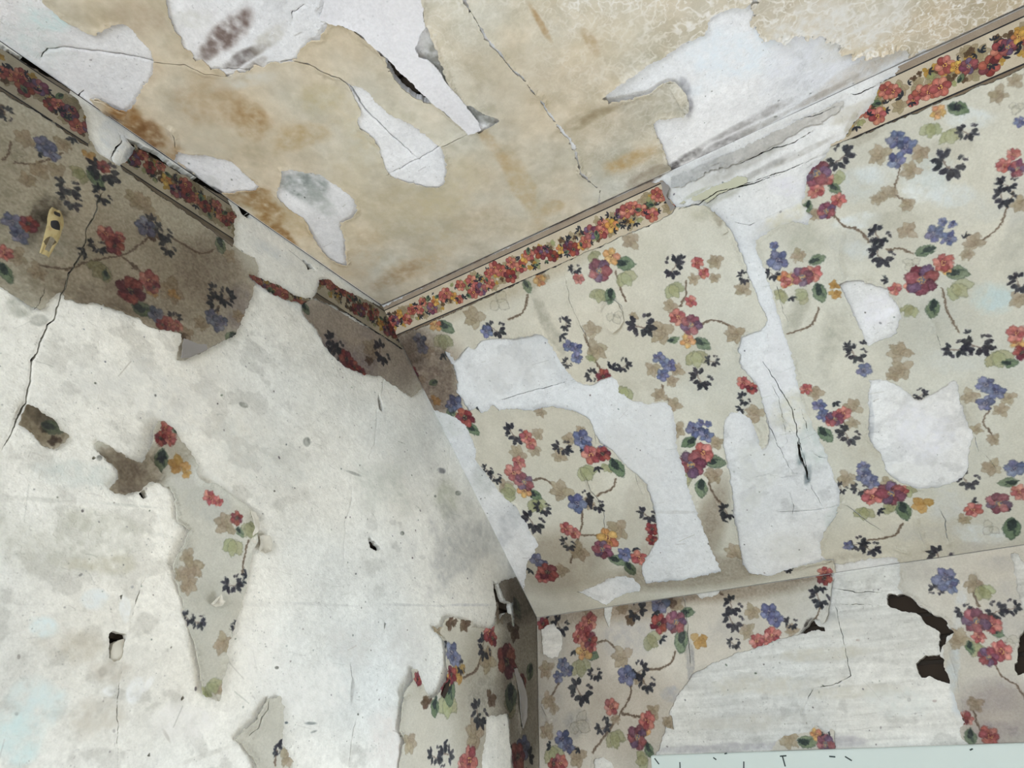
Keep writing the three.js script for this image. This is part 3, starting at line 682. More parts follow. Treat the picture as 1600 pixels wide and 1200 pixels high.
// ------------------------------------------------------------------ materials
const SIZE_BUMP = 1024;
function bumpTexture(fn) { const d = new Uint8Array(SIZE_BUMP * SIZE_BUMP); for (let y = 0, o = 0; y < SIZE_BUMP; y++) for (let x = 0; x < SIZE_BUMP; x++, o++) d[o] = Math.max(0, Math.min(255, 128 + 127 * fn(x / SIZE_BUMP, y / SIZE_BUMP))); const t = new THREE.DataTexture(d, SIZE_BUMP, SIZE_BUMP, THREE.RedFormat); t.magFilter = THREE.LinearFilter; t.wrapS = t.wrapT = THREE.RepeatWrapping; t.needsUpdate = true; return t; }
const wrapN = (x, y, k) => { const a = vn(x * k, y * k), b = vn((x - 1) * k, y * k), c = vn(x * k, (y - 1) * k), d = vn((x - 1) * k, (y - 1) * k); return (a * (1 - x) + b * x) * (1 - y) + (c * (1 - x) + d * x) * y; };
const plasterBump = bumpTexture((x, y) => wrapN(x, y, 9) * 0.35 + wrapN(x, y, 31) * 0.3 + wrapN(x, y, 90) * 0.22 + wrapN(x, y, 240) * 0.16 - (wrapN(x, y, 60) > 0.55 ? 0.25 : 0));
const paperBump = bumpTexture((x, y) => wrapN(x, y, 5) * 0.5 + wrapN(x, y, 18) * 0.3 + wrapN(x, y, 120) * 0.12 + wrapN(x, y, 330) * 0.08);
const tiled = (t, face, metres) => { const c = t.clone(); c.repeat.set((face.box[2] - face.box[0]) / metres, (face.box[3] - face.box[1]) / metres); c.needsUpdate = true; return c; };
const matte = (face, map, bump, scale, rough = 0.94) => new THREE.MeshStandardMaterial({ map, bumpMap: tiled(bump, face, 0.5), bumpScale: scale, roughness: rough, metalness: 0 });
const plain = (c, r = 0.95) => new THREE.MeshStandardMaterial({ color: c, roughness: r });

const PAPER = [199, 195, 178];
// the pattern runs on past the right edge of the picture
function runOn(x0, x1, y0, y1) { seed = 4242; let s = ''; for (let x = x0; x < x1; x += 78) for (let y = y0; y < y1; y += 92) { const a = x + rnd() * 40, c = y + rnd() * 44, k = Math.floor(rnd() * 4); s += k === 0 ? `;P ${a} ${c} 17;R ${a + 18} ${c - 14} 12;G ${a + 26} ${c + 6} 14 10;T ${a - 22} ${c + 8} 13` : k === 1 ? `;B ${a} ${c} 11;B ${a + 14} ${c + 8} 10;T ${a - 18} ${c + 4} 13` : k === 2 ? `;K ${a} ${c} 16` : `;T ${a} ${c} 14;v ${a} ${c} ${a + 18} ${c + 22} ${a + 44} ${c + 20}`; } return s; }
const drawer = (list, colour, tint) => (ctx, face) => { prints(ctx, face, list); worn(ctx, face, colour, tint); };
const laceBase = paperGround([205, 195, 175], 1.3), lace = (u, v) => { const c = laceBase(u, v), m = 13 * fbm(u * 70 + 11, v * 70, 4) + 10 * sst(0.05, 0.3, fbm(u * 20 + 3, v * 20 + 8, 5)), g = 7 * fbm(u * 11 + 80, v * 11, 4); return [c[0] - m + g, c[1] - m, c[2] - m * 1.15 - g]; };
const M = {
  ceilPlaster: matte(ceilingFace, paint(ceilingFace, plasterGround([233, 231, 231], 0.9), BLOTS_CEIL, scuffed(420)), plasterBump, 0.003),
  leftPlaster: matte(leftFace, paint(leftFace, plasterGround([221, 220, 213], 1.05), BLOTS_LEFT, scuffed(1100, 0.35)), plasterBump, 0.003),
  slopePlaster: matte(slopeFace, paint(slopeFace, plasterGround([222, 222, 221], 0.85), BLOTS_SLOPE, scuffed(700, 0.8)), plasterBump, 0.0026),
  kneePlaster: matte(kneeFace, paint(kneeFace, plasterGround([214, 212, 205], 0.9, 16), BLOTS_KNEE, scuffed(500, 0.95)), plasterBump, 0.0026),
  leftPaper: matte(leftFace, paint(leftFace, paperGround([192, 186, 168]), BLOTS_LEFT_PAPER, drawer(PRINT_LEFT, [186, 181, 164], SOIL_SHADE_LEFT)), paperBump, 0.002, 0.85),
  slopePaper: matte(slopeFace, paint(slopeFace, paperGround(PAPER), BLOTS_SLOPE_PAPER, drawer(PRINT_SLOPE + runOn(1640, 2180, 90, 780), PAPER, TINT_SLOPE)), paperBump, 0.002, 0.85),
  kneePaper: matte(kneeFace, paint(kneeFace, paperGround([196, 190, 176]), BLOTS_KNEE_PAPER, drawer(PRINT_KNEE + runOn(1640, 2180, 860, 1140), [192, 188, 176], TINT_KNEE)), paperBump, 0.002, 0.85),
  ceilPaper: matte(ceilingFace, paint(ceilingFace, (u, v) => {
    const c = lace(u, v), w = 0.5 * vn(u * 30, v * 30), n = Math.abs(fbm(u * 62 + w, v * 62 - w, 3) * 2), m = sst(-0.52, -0.08, u + 0.35 * (v + 0.9) + 0.22 * fbm(u * 7, v * 7, 2));
    const k = m * Math.max(1 - sst(0.06, 0.24 + 0.16 * vn(u * 9, v * 9), n), 0.75 - 0.75 * sst(0.02, 0.2, Math.abs(fbm(u * 120 + 50, v * 120, 2) * 2))) * (0.75 + 0.25 * vn(u * 200, v * 200));       // the white veined print of the old ceiling paper
    return [c[0] + (240 - c[0]) * k, c[1] + (236 - c[1]) * k, c[2] + (231 - c[2]) * k];
  }, BLOTS_CEIL_PAPER), paperBump, 0.002, 0.85),
  paperBack: matte(ceilingFace, paint(new Face([0, 0, 0], [1, 0, 0], [0, 0, 1], ceilingFace.box, 420), plasterGround([230, 227, 229], 0.5)), paperBump, 0.002),
  paperBackGrey: plain(0x8c8783, 0.9),
  liningGrey: matte(slopeFace, paint(new Face([0, 0, 0], [1, 0, 0], [0, 1, 0], slopeFace.box, 500), plasterGround([186, 184, 180], 1.6, 10)), plasterBump, 0.003),
  liningGreen: plain(0xbdbca6, 0.9),
  lath: new THREE.MeshStandardMaterial({ color: 0x2e241b, roughness: 0.95 }),
  shellDark: plain(0x3a322a), shell: plain(0xd8d4c8), floor: plain(0xb3a48e, 0.8), casing: plain(0xccd7d3, 0.6),
  glass: new THREE.MeshPhysicalMaterial({ color: 0xffffff, transmission: 1, thickness: 0, roughness: 0.02, ior: 1.5 }),
  chip: plain(0xcfc9bb, 0.9), curl: null,
};

// ------------------------------------------------------------------ the setting
const crack = (face, s, mm) => alongLine(face.outline(s), mm / 1000);
const hole = (face, s) => inPolygon(face.outline(s));
const CRACKS = {
  ceiling: [['62 92 66 82 75 77 105 74 150 80 190 84 240 95 290 100 320 112 345 117 362 118', 2.4], ['335 106 365 108 394 109', 2], ['440 98 450 96 460 94 480 99 510 110 530 118 545 130 555 146 570 170 600 200 640 236 656 250', 2.6],
    ['600 274 630 260 660 245 690 226 735 205', 1.7], ['455 36 458 18 475 8', 2], ['120 160 124 146 131 141', 3], ['180 215 178 212 170 228', 2]],
  left: [['190 214 192 220 178 236 175 246 180 262', 3.4], ['160 300 152 312 148 330 133 360 130 380 118 410 105 430 97 455 92 475 85 495 75 508 67 525 62 545 50 565 48 595 43 610 40 630 28 650 24 668 10 690 3 705', 2.5],
    ['232 893 220 920 208 955 204 985', 1.3], ['193 1035 188 1060 184 1100 184 1150 183 1210', 1.3], ['590 640 588 660 586 690 578 715', 1.4], ['552 762 548 790 540 810 538 870', 1.3], ['548 1030 551 1060 550 1085', 1.4], ['600 590 598 610 597 620', 1.4],
    ['418 1090 415 1108 405 1120 400 1138 385 1150', 2.6], ['700 640 705 690 700 740', 1.2], ['562 1107 552 1140 545 1200', 1.4], ['70 445 62 470 52 486', 1.5]],
  slope: [['1205 600 1216 620 1222 650 1240 676', 1.3], ['1196 650 1212 690 1226 716 1240 742', 1.4], ['1176 746 1200 742 1225 746 1246 741', 1.2], ['1268 706 1280 714 1294 716', 1.4], ['1232 770 1240 790 1238 820', 1.2], ['1210 430 1220 470 1236 520', 1.1], ['1252 640 1262 670 1266 690', 1.3], ['1140 345 1170 352 1200 340', 1.3], ['775 628 800 620 830 611 860 604 882 597', 1.7], ['1190 560 1220 610 1238 640 1248 690 1262 735', 2], ['1246 690 1250 715 1258 730 1262 750', 6], ['1264 755 1275 775 1285 792', 1.6], ['1220 640 1230 690 1225 700', 1.4], ['1210 800 1240 800 1290 795 1312 790', 1.5],
    ['1060 326 1090 320 1120 300 1165 290 1220 272', 2], ['1100 322 1120 306 1170 285 1240 262 1290 240', 1.5], ['1150 258 1200 235 1240 222 1270 205', 2], ['1320 150 1345 145 1380 128', 1.8], ['1403 75 1413 72 1421 70 1428 82', 4], ['1240 190 1280 178 1308 165', 1.5]],
  knee: [['1010 906 1020 913 1060 914 1110 912 1128 914', 2.6], ['1300 920 1340 925 1375 925 1388 928', 1.8], ['1304 938 1310 970 1318 1000 1324 1030 1329 1055 1310 1068 1270 1075 1258 1100 1252 1115', 1.4], ['1308 945 1350 944 1385 948', 1.3]],
};
const HOLES = {
  ceiling: ['600 84 612 92 640 112 668 134 690 156 684 162 670 160 650 154 632 140 618 126 609 108'],  // slit cut in to stand for the gap and shadow under the strip
  left: ['-60 30 0 67 30 86 60 104 90 122 112 134 118 141 106 139 80 126 50 108 20 90 0 80 -60 44', '196 214 222 226 250 240 275 258 300 273 330 290 356 303 366 314 350 310 330 300 300 284 270 268 246 254 222 238 204 226', '372 322 384 330 396 340 390 342 378 334', '474 406 486 414 494 422 482 420', '171 990 176 986 188 988 199 988 201 998 196 1010 194 1026 188 1035 178 1034 172 1026', '590 622 592 617 597 627 600 640 598 644 593 640', '576 840 584 845 590 850 596 858 588 860 579 855', '188 931 192 926 194 930 191 936', '218 771 225 766 231 778 223 779',
    '283 1090 286 1087 289 1092 285 1094', '232 1180 235 1175 236 1183', '601 969 604 974 601 985', '771 909 777 912 783 930 788 941 797 942 799 958 802 980 798 978 795 962 790 958 784 960 779 972 776 944 772 925', '150 715 146 712 144 717'],
  slope: ['640 606 648 610 656 628 662 638 656 641 648 632 642 618'],
  knee: ['1385 930 1392 926 1402 930 1412 928 1425 932 1436 945 1450 955 1462 962 1472 964 1478 970 1480 978 1489 988 1478 993 1477 1005 1472 1012 1469 1024 1476 1032 1478 1046 1484 1068 1470 1065 1452 1058 1440 1058 1434 1050 1430 1036 1440 1030 1446 1024 1462 1023 1468 1022 1468 1012 1465 1006 1470 1000 1470 988 1462 982 1447 976 1440 962 1432 957 1410 956 1392 948 1386 944',
    '1600 985 1592 1005 1590 1015 1585 1045 1590 1056 1605 1052 1625 1045 1620 1000', '1250 990 1258 982 1265 974 1270 968 1274 976 1287 980 1288 985 1276 984 1262 988'],
};
for (const k in CRACKS) { const f = { ceiling: ceilingFace, left: leftFace, slope: slopeFace, knee: kneeFace }[k]; CRACKS[k] = CRACKS[k].map(([s, w]) => crack(f, s, w)); HOLES[k] = HOLES[k].map((s) => hole(f, s)); }
const boxDistance = (b, u, v) => Math.min(u - b[0], b[2] - u, v - b[1], b[3] - v);
const rag = (u, v, k = 1) => (vn(u * 130, v * 130) * 0.0022 + vn(u * 330, v * 330) * 0.0012 + vn(u * 45, v * 45) * 0.0018) * k;
function plasterPart(face, key, box, parent, material, amp = 0.0009, outside = null) {
  const cr = CRACKS[key], ho = HOLES[key];
  const field = (u, v) => { let d = boxDistance(box, u, v) + 1e-5; if (outside) d = Math.min(d, -outside(u, v)); const r = rag(u, v, 0.8); for (const c of cr) d = Math.min(d, -c(u, v)); for (const h of ho) d = Math.min(d, -h(u, v) + r); return d; };
  const height = (u, v, d) => amp * (fbm(u * 7, v * 7, 3) * 1.1 + 0.35 * fbm(u * 26, v * 26, 2)) - 0.0009 * (1 - sst(0, 0.004, d));
  return onFace(face, 'plaster', sheet(face, field, { box, height, thick: 0.012 }), material, parent);
}
const KEYS = new Map([[leftFace, 'left'], [slopeFace, 'slope'], [kneeFace, 'knee'], [ceilingFace, 'ceiling']]);
// boards standing behind the plaster, one lath each
function laths(face, parent, u0, u1, v0, v1, pitch = 0.046, high = 0.038) {
  const q = new THREE.Quaternion().setFromRotationMatrix(new THREE.Matrix4().makeBasis(face.U, face.V, face.N));
  const g = new RoundedBoxGeometry(u1 - u0, high, 0.007, 1, 0.0015);
  for (let v = v0 + high / 2; v < v1 - high / 2; v += pitch) {
    if (!HOLES[KEYS.get(face)].some((h) => h.bounds[1] < v + pitch && h.bounds[3] > v - pitch)) continue;
    const m = mesh('lath', g, M.lath, parent); m.position.copy(face.point((u0 + u1) / 2, v, -0.0175)).sub(parent.position); m.quaternion.copy(q); }
}
function block(name, x0, y0, z0, x1, y1, z1, material, parent) { const m = mesh(name, new THREE.BoxGeometry(x1 - x0, y1 - y0, z1 - z0), material, parent); m.position.set((x0 + x1) / 2, (y0 + y1) / 2, (z0 + z1) / 2).sub(parent.position); return m; }
// left wall
{
  const w = structure('wall_left', [LEFT_X, 0, 0]), b = leftFace.box;
  plasterPart(leftFace, 'left', [-0.06, 1.12, 1.7457, CEIL_Y], w, M.leftPlaster);
  laths(leftFace, w, -0.06, 1.74, 1.14, CEIL_Y - 0.01);
  block('wall_core', LEFT_X - 0.14, 0, -1.86, LEFT_X - 0.024, CEIL_Y + 0.1, R.z1 + 0.1, M.shellDark, w);
  block('plaster_field', LEFT_X - 0.024, 0, 0.06, LEFT_X, CEIL_Y, R.z1, M.shell, w);
  block('plaster_field', LEFT_X - 0.024, 0, -1.7457, LEFT_X, 1.12, 0.06, M.shell, w);
}
// ceiling
{
  const c = structure('ceiling', [0, CEIL_Y, 0]);
  plasterPart(ceilingFace, 'ceiling', [LEFT_X, TOP_Z, 0.62, 0.18], c, M.ceilPlaster);
  laths(ceilingFace, c, LEFT_X, 0.62, TOP_Z + 0.01, 0.16);
  block('ceiling_core', LEFT_X - 0.14, CEIL_Y + 0.024, TOP_Z - 0.12, R.x1 + 0.1, CEIL_Y + 0.12, R.z1 + 0.1, M.shellDark, c);
  block('plaster_field', LEFT_X, CEIL_Y, 0.18, R.x1, CEIL_Y + 0.024, R.z1, M.shell, c);
  block('plaster_field', 0.62, CEIL_Y, TOP_Z, R.x1, CEIL_Y + 0.024, 0.18, M.shell, c);
}
// sloping wall under the roof
{
  const s = structure('wall_right_sloping', [0, KNEE_Y, KNEE_Z]), f = slopeFace;
  plasterPart(f, 'slope', [LEFT_X, 0, 0.64, slopeLength], s, M.slopePlaster);
  laths(f, s, LEFT_X, 0.64, 0.01, slopeLength - 0.02);
  const q = new THREE.Quaternion().setFromRotationMatrix(new THREE.Matrix4().makeBasis(f.U, f.V, f.N));
  const slab = (name, u0, u1, v0, v1, h0, h1, m) => { const o = mesh(name, new THREE.BoxGeometry(u1 - u0, v1 - v0, h1 - h0), m, s); o.position.copy(f.point((u0 + u1) / 2, (v0 + v1) / 2, (h0 + h1) / 2)).sub(s.position); o.quaternion.copy(q); };
  slab('wall_core', LEFT_X - 0.14, R.x1 + 0.1, -0.08, slopeLength + 0.1, -0.14, -0.024, M.shellDark);
  slab('plaster_field', 0.64, R.x1, 0, slopeLength, -0.024, 0, M.shell);
}
// low wall with the window whose casing shows at the bottom of the picture
const WIN = { x0: -0.735, x1: 0.33, y0: 0.5, y1: 1.262 };
{
  const k = structure('wall_right', [0, 0, KNEE_Z]);
  plasterPart(kneeFace, 'knee', [LEFT_X, WIN.y1, 0.64, KNEE_Y], k, M.kneePlaster);
  laths(kneeFace, k, LEFT_X, 0.64, WIN.y1 + 0.005, KNEE_Y);
  const z = KNEE_Z, core = (x0, y0, x1, y1) => block('wall_core', x0, y0, z - 0.14, x1, y1, z - 0.024, M.shellDark, k), skin = (x0, y0, x1, y1) => block('plaster_field', x0, y0, z - 0.024, x1, y1, z, M.shell, k);
  core(LEFT_X - 0.14, 0, WIN.x0, KNEE_Y + 0.02); core(WIN.x1, 0, R.x1 + 0.1, KNEE_Y + 0.02); core(WIN.x0, 0, WIN.x1, WIN.y0); core(WIN.x0, WIN.y1, WIN.x1, KNEE_Y + 0.02);
  skin(LEFT_X, 0, WIN.x0, WIN.y1); skin(WIN.x0, 0, WIN.x1, WIN.y0); skin(WIN.x1, 0, R.x1, WIN.y1); skin(0.64, WIN.y1, R.x1, KNEE_Y);
}
function bar(name, w, h, d, x, y, z, material, parent, r = 0.003) { const m = mesh(name, new RoundedBoxGeometry(w, h, d, 2, r), material, parent); m.position.set(x, y, z).sub(parent.position); return m; }
{
  const w = structure('window_1', [(WIN.x0 + WIN.x1) / 2, WIN.y0, KNEE_Z]), cx = (WIN.x0 + WIN.x1) / 2, W = WIN.x1 - WIN.x0, H = WIN.y1 - WIN.y0;
  bar('casing', W + 0.16, 0.082, 0.022, cx, WIN.y1 + 0.037, KNEE_Z + 0.0125, M.casing, w, 0.005);
  for (const s of [-1, 1]) bar('casing', 0.08, H - 0.008, 0.022, cx + s * (W / 2 + 0.04), WIN.y0 + H / 2, KNEE_Z + 0.0125, M.casing, w, 0.005);
  bar('sill', W + 0.2, 0.03, 0.07, cx, WIN.y0 - 0.015, KNEE_Z + 0.0365, M.casing, w, 0.008);
  for (const s of [-1, 1]) bar('sash', 0.045, H, 0.04, cx + s * (W / 2 - 0.0225), WIN.y0 + H / 2, KNEE_Z - 0.08, M.casing, w);
  for (const y of [WIN.y0 + 0.025, WIN.y0 + H / 2, WIN.y1 - 0.025]) bar('sash', W - 0.09, 0.045, 0.04, cx, y, KNEE_Z - 0.08, M.casing, w);
  for (const y of [WIN.y0 + H / 4 + 0.012, WIN.y1 - H / 4 - 0.012]) { const p = mesh('pane', new THREE.BoxGeometry(W - 0.09, H / 2 - 0.07, 0.003), M.glass, w); p.position.set(cx, y, KNEE_Z - 0.08).sub(w.position); }
  // bare wood showing through the chipped paint of the casing head
  const nick = new THREE.MeshStandardMaterial({ color: 0x2e3c3c, roughness: 0.9 });
  for (const [x, y, l, a] of pairs('1033 1190 1069 1196 1123 1186 1168 1196 1230 1190 1305 1183 1330 1186 1229 1182 1520 1172 1140 1178').map(([x, y], i) => [...kneeFace.at(x, y), [0.016, 0.012, 0.008, 0.014, 0.02, 0.012, 0.014, 0.014, 0.006, 0.006][i], [-0.9, 1.5, -0.6, 1.4, -1.45, -0.1, -0.6, 0.05, 0.4, 0.2][i]])) {
    const m = bar('paint_chip', l, 0.0026, 0.0012, x, y, KNEE_Z + 0.0236, nick, w, 0.0005); m.rotation.z = a;
  }
}
// the rest of the room, out of the picture: floor, the far walls and an added back window
{
  const f = structure('floor'); block('floor_boards', LEFT_X, -0.1, -1.86, R.x1, 0, R.z1, M.floor, f);
  const wallWith = (name, make, a0, a1, o, blind) => { const g = structure(name); if (blind) { make(g, a0, 0, a1, CEIL_Y); return; } make(g, a0, 0, o[0], CEIL_Y); make(g, o[1], 0, a1, CEIL_Y); make(g, o[0], 0, o[1], o[2]); make(g, o[0], o[3], o[1], CEIL_Y); };
  wallWith('wall_far_right', (g, a, y0, b, y1) => block('plaster_field', R.x1, y0, a, R.x1 + 0.14, y1, b, M.shell, g), -1.86, R.z1 + 0.1, [-0.75, 0.15, 0.7, 1.75], true);
  wallWith('wall_back', (g, a, y0, b, y1) => block('plaster_field', a, y0, R.z1, b, y1, R.z1 + 0.14, M.shell, g), LEFT_X, R.x1, [-0.85, 0.75, 0.55, 1.95]);
  const sash = (name, pos, turn, w, h) => { const g = structure(name, pos); g.rotation.y = turn; const put = (n, sx, sy, x, y) => { const m = mesh(n, new RoundedBoxGeometry(sx, sy, 0.045, 2, 0.003), M.casing, g); m.position.set(x, y, 0); };
    for (const s of [-1, 1]) put('sash', 0.05, h, s * (w / 2 - 0.025), h / 2); for (const y of [0.025, h / 2, h - 0.025]) put('sash', w - 0.1, 0.05, 0, y);
    for (const y of [h / 4 + 0.012, 3 * h / 4 - 0.012]) { const p = mesh('pane', new THREE.BoxGeometry(w - 0.1, h / 2 - 0.075, 0.003), M.glass, g); p.position.set(0, y, 0); } };
  sash('added_window_2', [-0.05, 0.55, R.z1 + 0.07], 0, 1.6, 1.4);  // unseen back window, added and placed for fill light on the right wall
}

// daylight at the casing window and the added back window, the size of their openings and the colour of the sky
for (const [name, w, h, at, to] of [['window_daylight', WIN.x1 - WIN.x0 - 0.1, WIN.y1 - WIN.y0 - 0.1, [(WIN.x0 + WIN.x1) / 2, (WIN.y0 + WIN.y1) / 2, KNEE_Z - 0.05], [0, 0, 1]], ['window_daylight', 1.5, 1.3, [-0.05, 1.25, R.z1 + 0.03], [0, 0, -1]]]) {
  const l = new THREE.RectAreaLight(scene.background, DAYLIGHT, w, h); l.name = numbered(name); l.position.set(...at); scene.add(l); l.lookAt(at[0] + to[0], at[1] + to[1], at[2] + to[2]);
}

// ------------------------------------------------------------------ the torn papers, each sheet or scrap a thing of its own
const leftLimit = (u, v) => { const d = v > KNEE_Y ? -((u + TOP_Z) * (CEIL_Y - KNEE_Y) - (CEIL_Y - v) * (TOP_Z - KNEE_Z)) / slopeLength : 1; return Math.min(d, 1.7457 - u, CEIL_Y - v) - 0.0048; };
const LIMIT = new Map([[leftFace, leftLimit], [slopeFace, (u, v) => Math.min(u - LEFT_X, v + 0.0024, slopeLength - v + 0.0024) - 0.0048], [kneeFace, (u, v) => Math.min(Math.min(u - LEFT_X, KNEE_Y - v + 0.0024) - 0.0048, Math.max(v - WIN.y1 - 0.0795, WIN.x0 - 0.083 - u, u - WIN.x1 - 0.083))], [ceilingFace, (u, v) => Math.min(u - LEFT_X, v - TOP_Z) - 0.006]]);
const KEY = KEYS;
function paper(face, name, label, category, outer, { cut = [], slits = [], material, ragged = 1, curl = 0.0035, lift = null, base = 0.0036, thick = 0.0012, avoid = [], group, parent, gaps = true, cell = 0.01, extra = null } = {}) {
  const A = avoid.map((s) => hole(face, s)), P = hole(face, outer), C = cut.map((s) => hole(face, s)), S = slits.map(([s, w]) => crack(face, s, w)), key = KEY.get(face), cr = gaps ? CRACKS[key] : [], ho = gaps ? HOLES[key] : [], lim = LIMIT.get(face);
  const field = (u, v) => {
    let d = P(u, v); const r = rag(u, v, ragged); d += r;
    for (const c of C) d = Math.min(d, -c(u, v) + r);
    for (const s of S) d = Math.min(d, -s(u, v));
    for (const a of A) d = Math.min(d, -a(u, v) - r - 0.0012);
    for (const c of cr) d = Math.min(d, -c(u, v)); for (const h of ho) d = Math.min(d, -h(u, v) + r);
    return Math.min(d, lim(u, v));
  };
  const b = P.bounds, ph = name.length + outer.length;
  const covered = (u, v) => { let t = sst(0, 0.025, lim(u, v)); for (const a of A) t *= sst(0.001, 0.03, -a(u, v)); return t; };
  const height = (u, v, d) => base + 0.0007 * fbm(u * 9 + ph, v * 9, 2) + curl * covered(u, v) * Math.max(0, 0.35 + vn(u * 16 + ph, v * 16)) * (1 - sst(0, 0.014, d)) ** 2 + (lift ? lift(u, v) * sst(0, 0.02, lim(u, v)) : 0);
  const g = sheet(face, field, { box: [b[0] - 0.012, b[1] - 0.012, b[2] + 0.012, b[3] + 0.012], height, thick, cell, back: true });
  const m = onFace(face, name, g, material, parent);
  if (parent) { if (label) m.userData.label = label; } else thing(m, label, category, group);
  return m;
}
const bulge = (face, x, y, r, h) => { const [cu, cv] = face.at(x, y); return (u, v) => h * Math.exp(-((u - cu) ** 2 + (v - cv) ** 2) / (r * r)); };
const sum = (...f) => (u, v) => f.reduce((s, g) => s + g(u, v), 0);

// --- border strips: their own print, repeated along the strip
function borderTexture(sd, tint) {
  const W = 2048, H = 208, cv = document.createElement('canvas'); cv.width = W; cv.height = H; const c = cv.getContext('2d');
  seed = sd; c.fillStyle = '#cdbda8'; c.fillRect(0, 0, W, H); c.fillStyle = '#a39080'; c.fillRect(0, 0, W, 30); c.fillStyle = '#8d7a6c'; c.fillRect(0, 0, W, 6);
  const put = (f, x, y, r, a) => { for (const o of [0, -W, W]) { const keep = seed; c.save(); c.translate(x + o, y); c.rotate(a); MOTIF[f](c, r); c.restore(); if (o !== W) seed = keep; } };
  const band = () => 62 + rnd() * 92;
  for (let i = 0; i < 90; i++) put('T', rnd() * W, band(), 22 + rnd() * 12, rnd() * 6.3);
  for (let i = 0; i < 60; i++) put('U', rnd() * W, band(), 14 + rnd() * 10, rnd() * 6.3);
  for (let i = 0; i < 80; i++) put('N', rnd() * W, band(), 12 + rnd() * 10, rnd() * 6.3);
  for (let i = 0; i < 50; i++) put('k', rnd() * W, band(), 16 + rnd() * 10, rnd() * 6.3);
  for (let i = 0; i < 30; i++) put('Y', rnd() * W, band(), 12 + rnd() * 8, rnd() * 6.3);
  for (let i = 0; i < 54; i++) put('RRDRRRPO'[Math.floor(rnd() * 8)], (i + rnd() * 0.8) / 54 * W, 70 + rnd() * 78, 24 + rnd() * 13, rnd() * 6);
  for (let i = 0; i < 62; i++) put(rnd() < 0.72 ? 'k' : 'G', rnd() * W, band(), 12 + rnd() * 9, rnd() * 6.3);
  c.fillStyle = '#1d1a1e'; c.fillRect(0, 30, W, 5); c.fillRect(0, 186, W, 6); c.fillStyle = '#7d6a58'; c.fillRect(0, 192, W, 16);
  const id = c.getImageData(0, 0, W, H), D = id.data; for (let i = 0, o = 0; o < D.length; i++, o += 4) { const x = i % W, y = (i / W) | 0, q = vn(x / 2, y / 2) * 6 + fbm(x / 40, y / 40, 2) * 14; const s = tint + (1 - tint) * 0.4 * Math.max(0, fbm(x / 90 + 7, y / 90, 3)); D[o] = (D[o] * 0.9 + D[o + 1] * 0.1 + q) * s; D[o + 1] = (D[o + 1] * 0.94 + D[o] / s * 0.06 + q) * s; D[o + 2] = (D[o + 2] + q) * s * (0.9 + 0.1 * tint); } c.putImageData(id, 0, 0);
  const t = new THREE.CanvasTexture(cv); t.colorSpace = THREE.SRGBColorSpace; t.magFilter = THREE.LinearFilter; t.wrapS = THREE.RepeatWrapping; t.wrapT = THREE.RepeatWrapping; return t;
}
const BAND = 0.0925, BAND_TILE = BAND * 2048 / 208;
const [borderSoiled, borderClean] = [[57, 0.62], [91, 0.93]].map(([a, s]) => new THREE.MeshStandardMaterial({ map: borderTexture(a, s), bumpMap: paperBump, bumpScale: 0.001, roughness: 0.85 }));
function border(face, label, outer, opts = {}) {
  const top = face === slopeFace ? slopeLength : CEIL_Y;
  const m = paper(face, 'wallpaper_border', label, 'wallpaper border', outer, { material: face === leftFace ? borderSoiled : borderClean, base: 0.005, curl: 0.002, ...opts });
  const uv = m.geometry.attributes.uv, b = face.box;
  for (let i = 0; i < uv.count; i++) { const u = b[0] + uv.getX(i) * (b[2] - b[0]), v = b[1] + uv.getY(i) * (b[3] - b[1]); uv.setXY(i, u / BAND_TILE + (opts.shift ?? 0), 1 - (top - v) / (BAND * (face === leftFace ? 1.08 : 1))); }
  return m;
}
const OUT_FAR = '-140 -18 0 73 60 112 108 142 104 150 116 158 124 172 132 196 137 214 137 232 100 207 50 172 0 146 -140 56';
const OUT_MID = '208 226 214 238 225 232 250 245 300 280 350 308 366 338 362 350 364 366 361 386 330 362 280 328 230 294 190 266 186 260 200 250';
const OUT_CORNER = '388 432 400 436 430 446 458 462 476 467 488 466 494 456 498 440 510 438 530 452 560 466 590 478 626 484 626 546 590 522 560 503 520 480 488 466 470 476 450 470 420 458 400 446';
const OUT_LONG = '590 478 600 479 700 430 800 383 900 335 1000 289 1036 282 1044 292 1040 306 1048 312 1056 322 1050 334 1000 357 900 401 800 446 700 492 600 534 590 532';
const OUT_BRIGHT = '1300 226 1318 216 1330 196 1350 176 1370 150 1376 130 1398 118 1404 108 1400 100 1450 76 1500 54 1600 6 1760 -66 1760 30 1600 106 1500 147 1400 188 1340 213';
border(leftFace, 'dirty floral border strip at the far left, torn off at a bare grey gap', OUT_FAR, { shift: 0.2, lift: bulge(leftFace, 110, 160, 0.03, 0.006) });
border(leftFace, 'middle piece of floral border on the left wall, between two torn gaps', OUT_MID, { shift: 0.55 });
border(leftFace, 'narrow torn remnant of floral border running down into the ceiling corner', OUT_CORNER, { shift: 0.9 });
border(slopeFace, 'long floral border strip on the sloping wall, running from the ceiling corner', OUT_LONG, { shift: 0.1, lift: bulge(slopeFace, 1045, 305, 0.02, 0.006) });
border(slopeFace, 'bright floral border piece on the sloping wall, torn off slantwise at its lower end', OUT_BRIGHT, { shift: 0.62 });

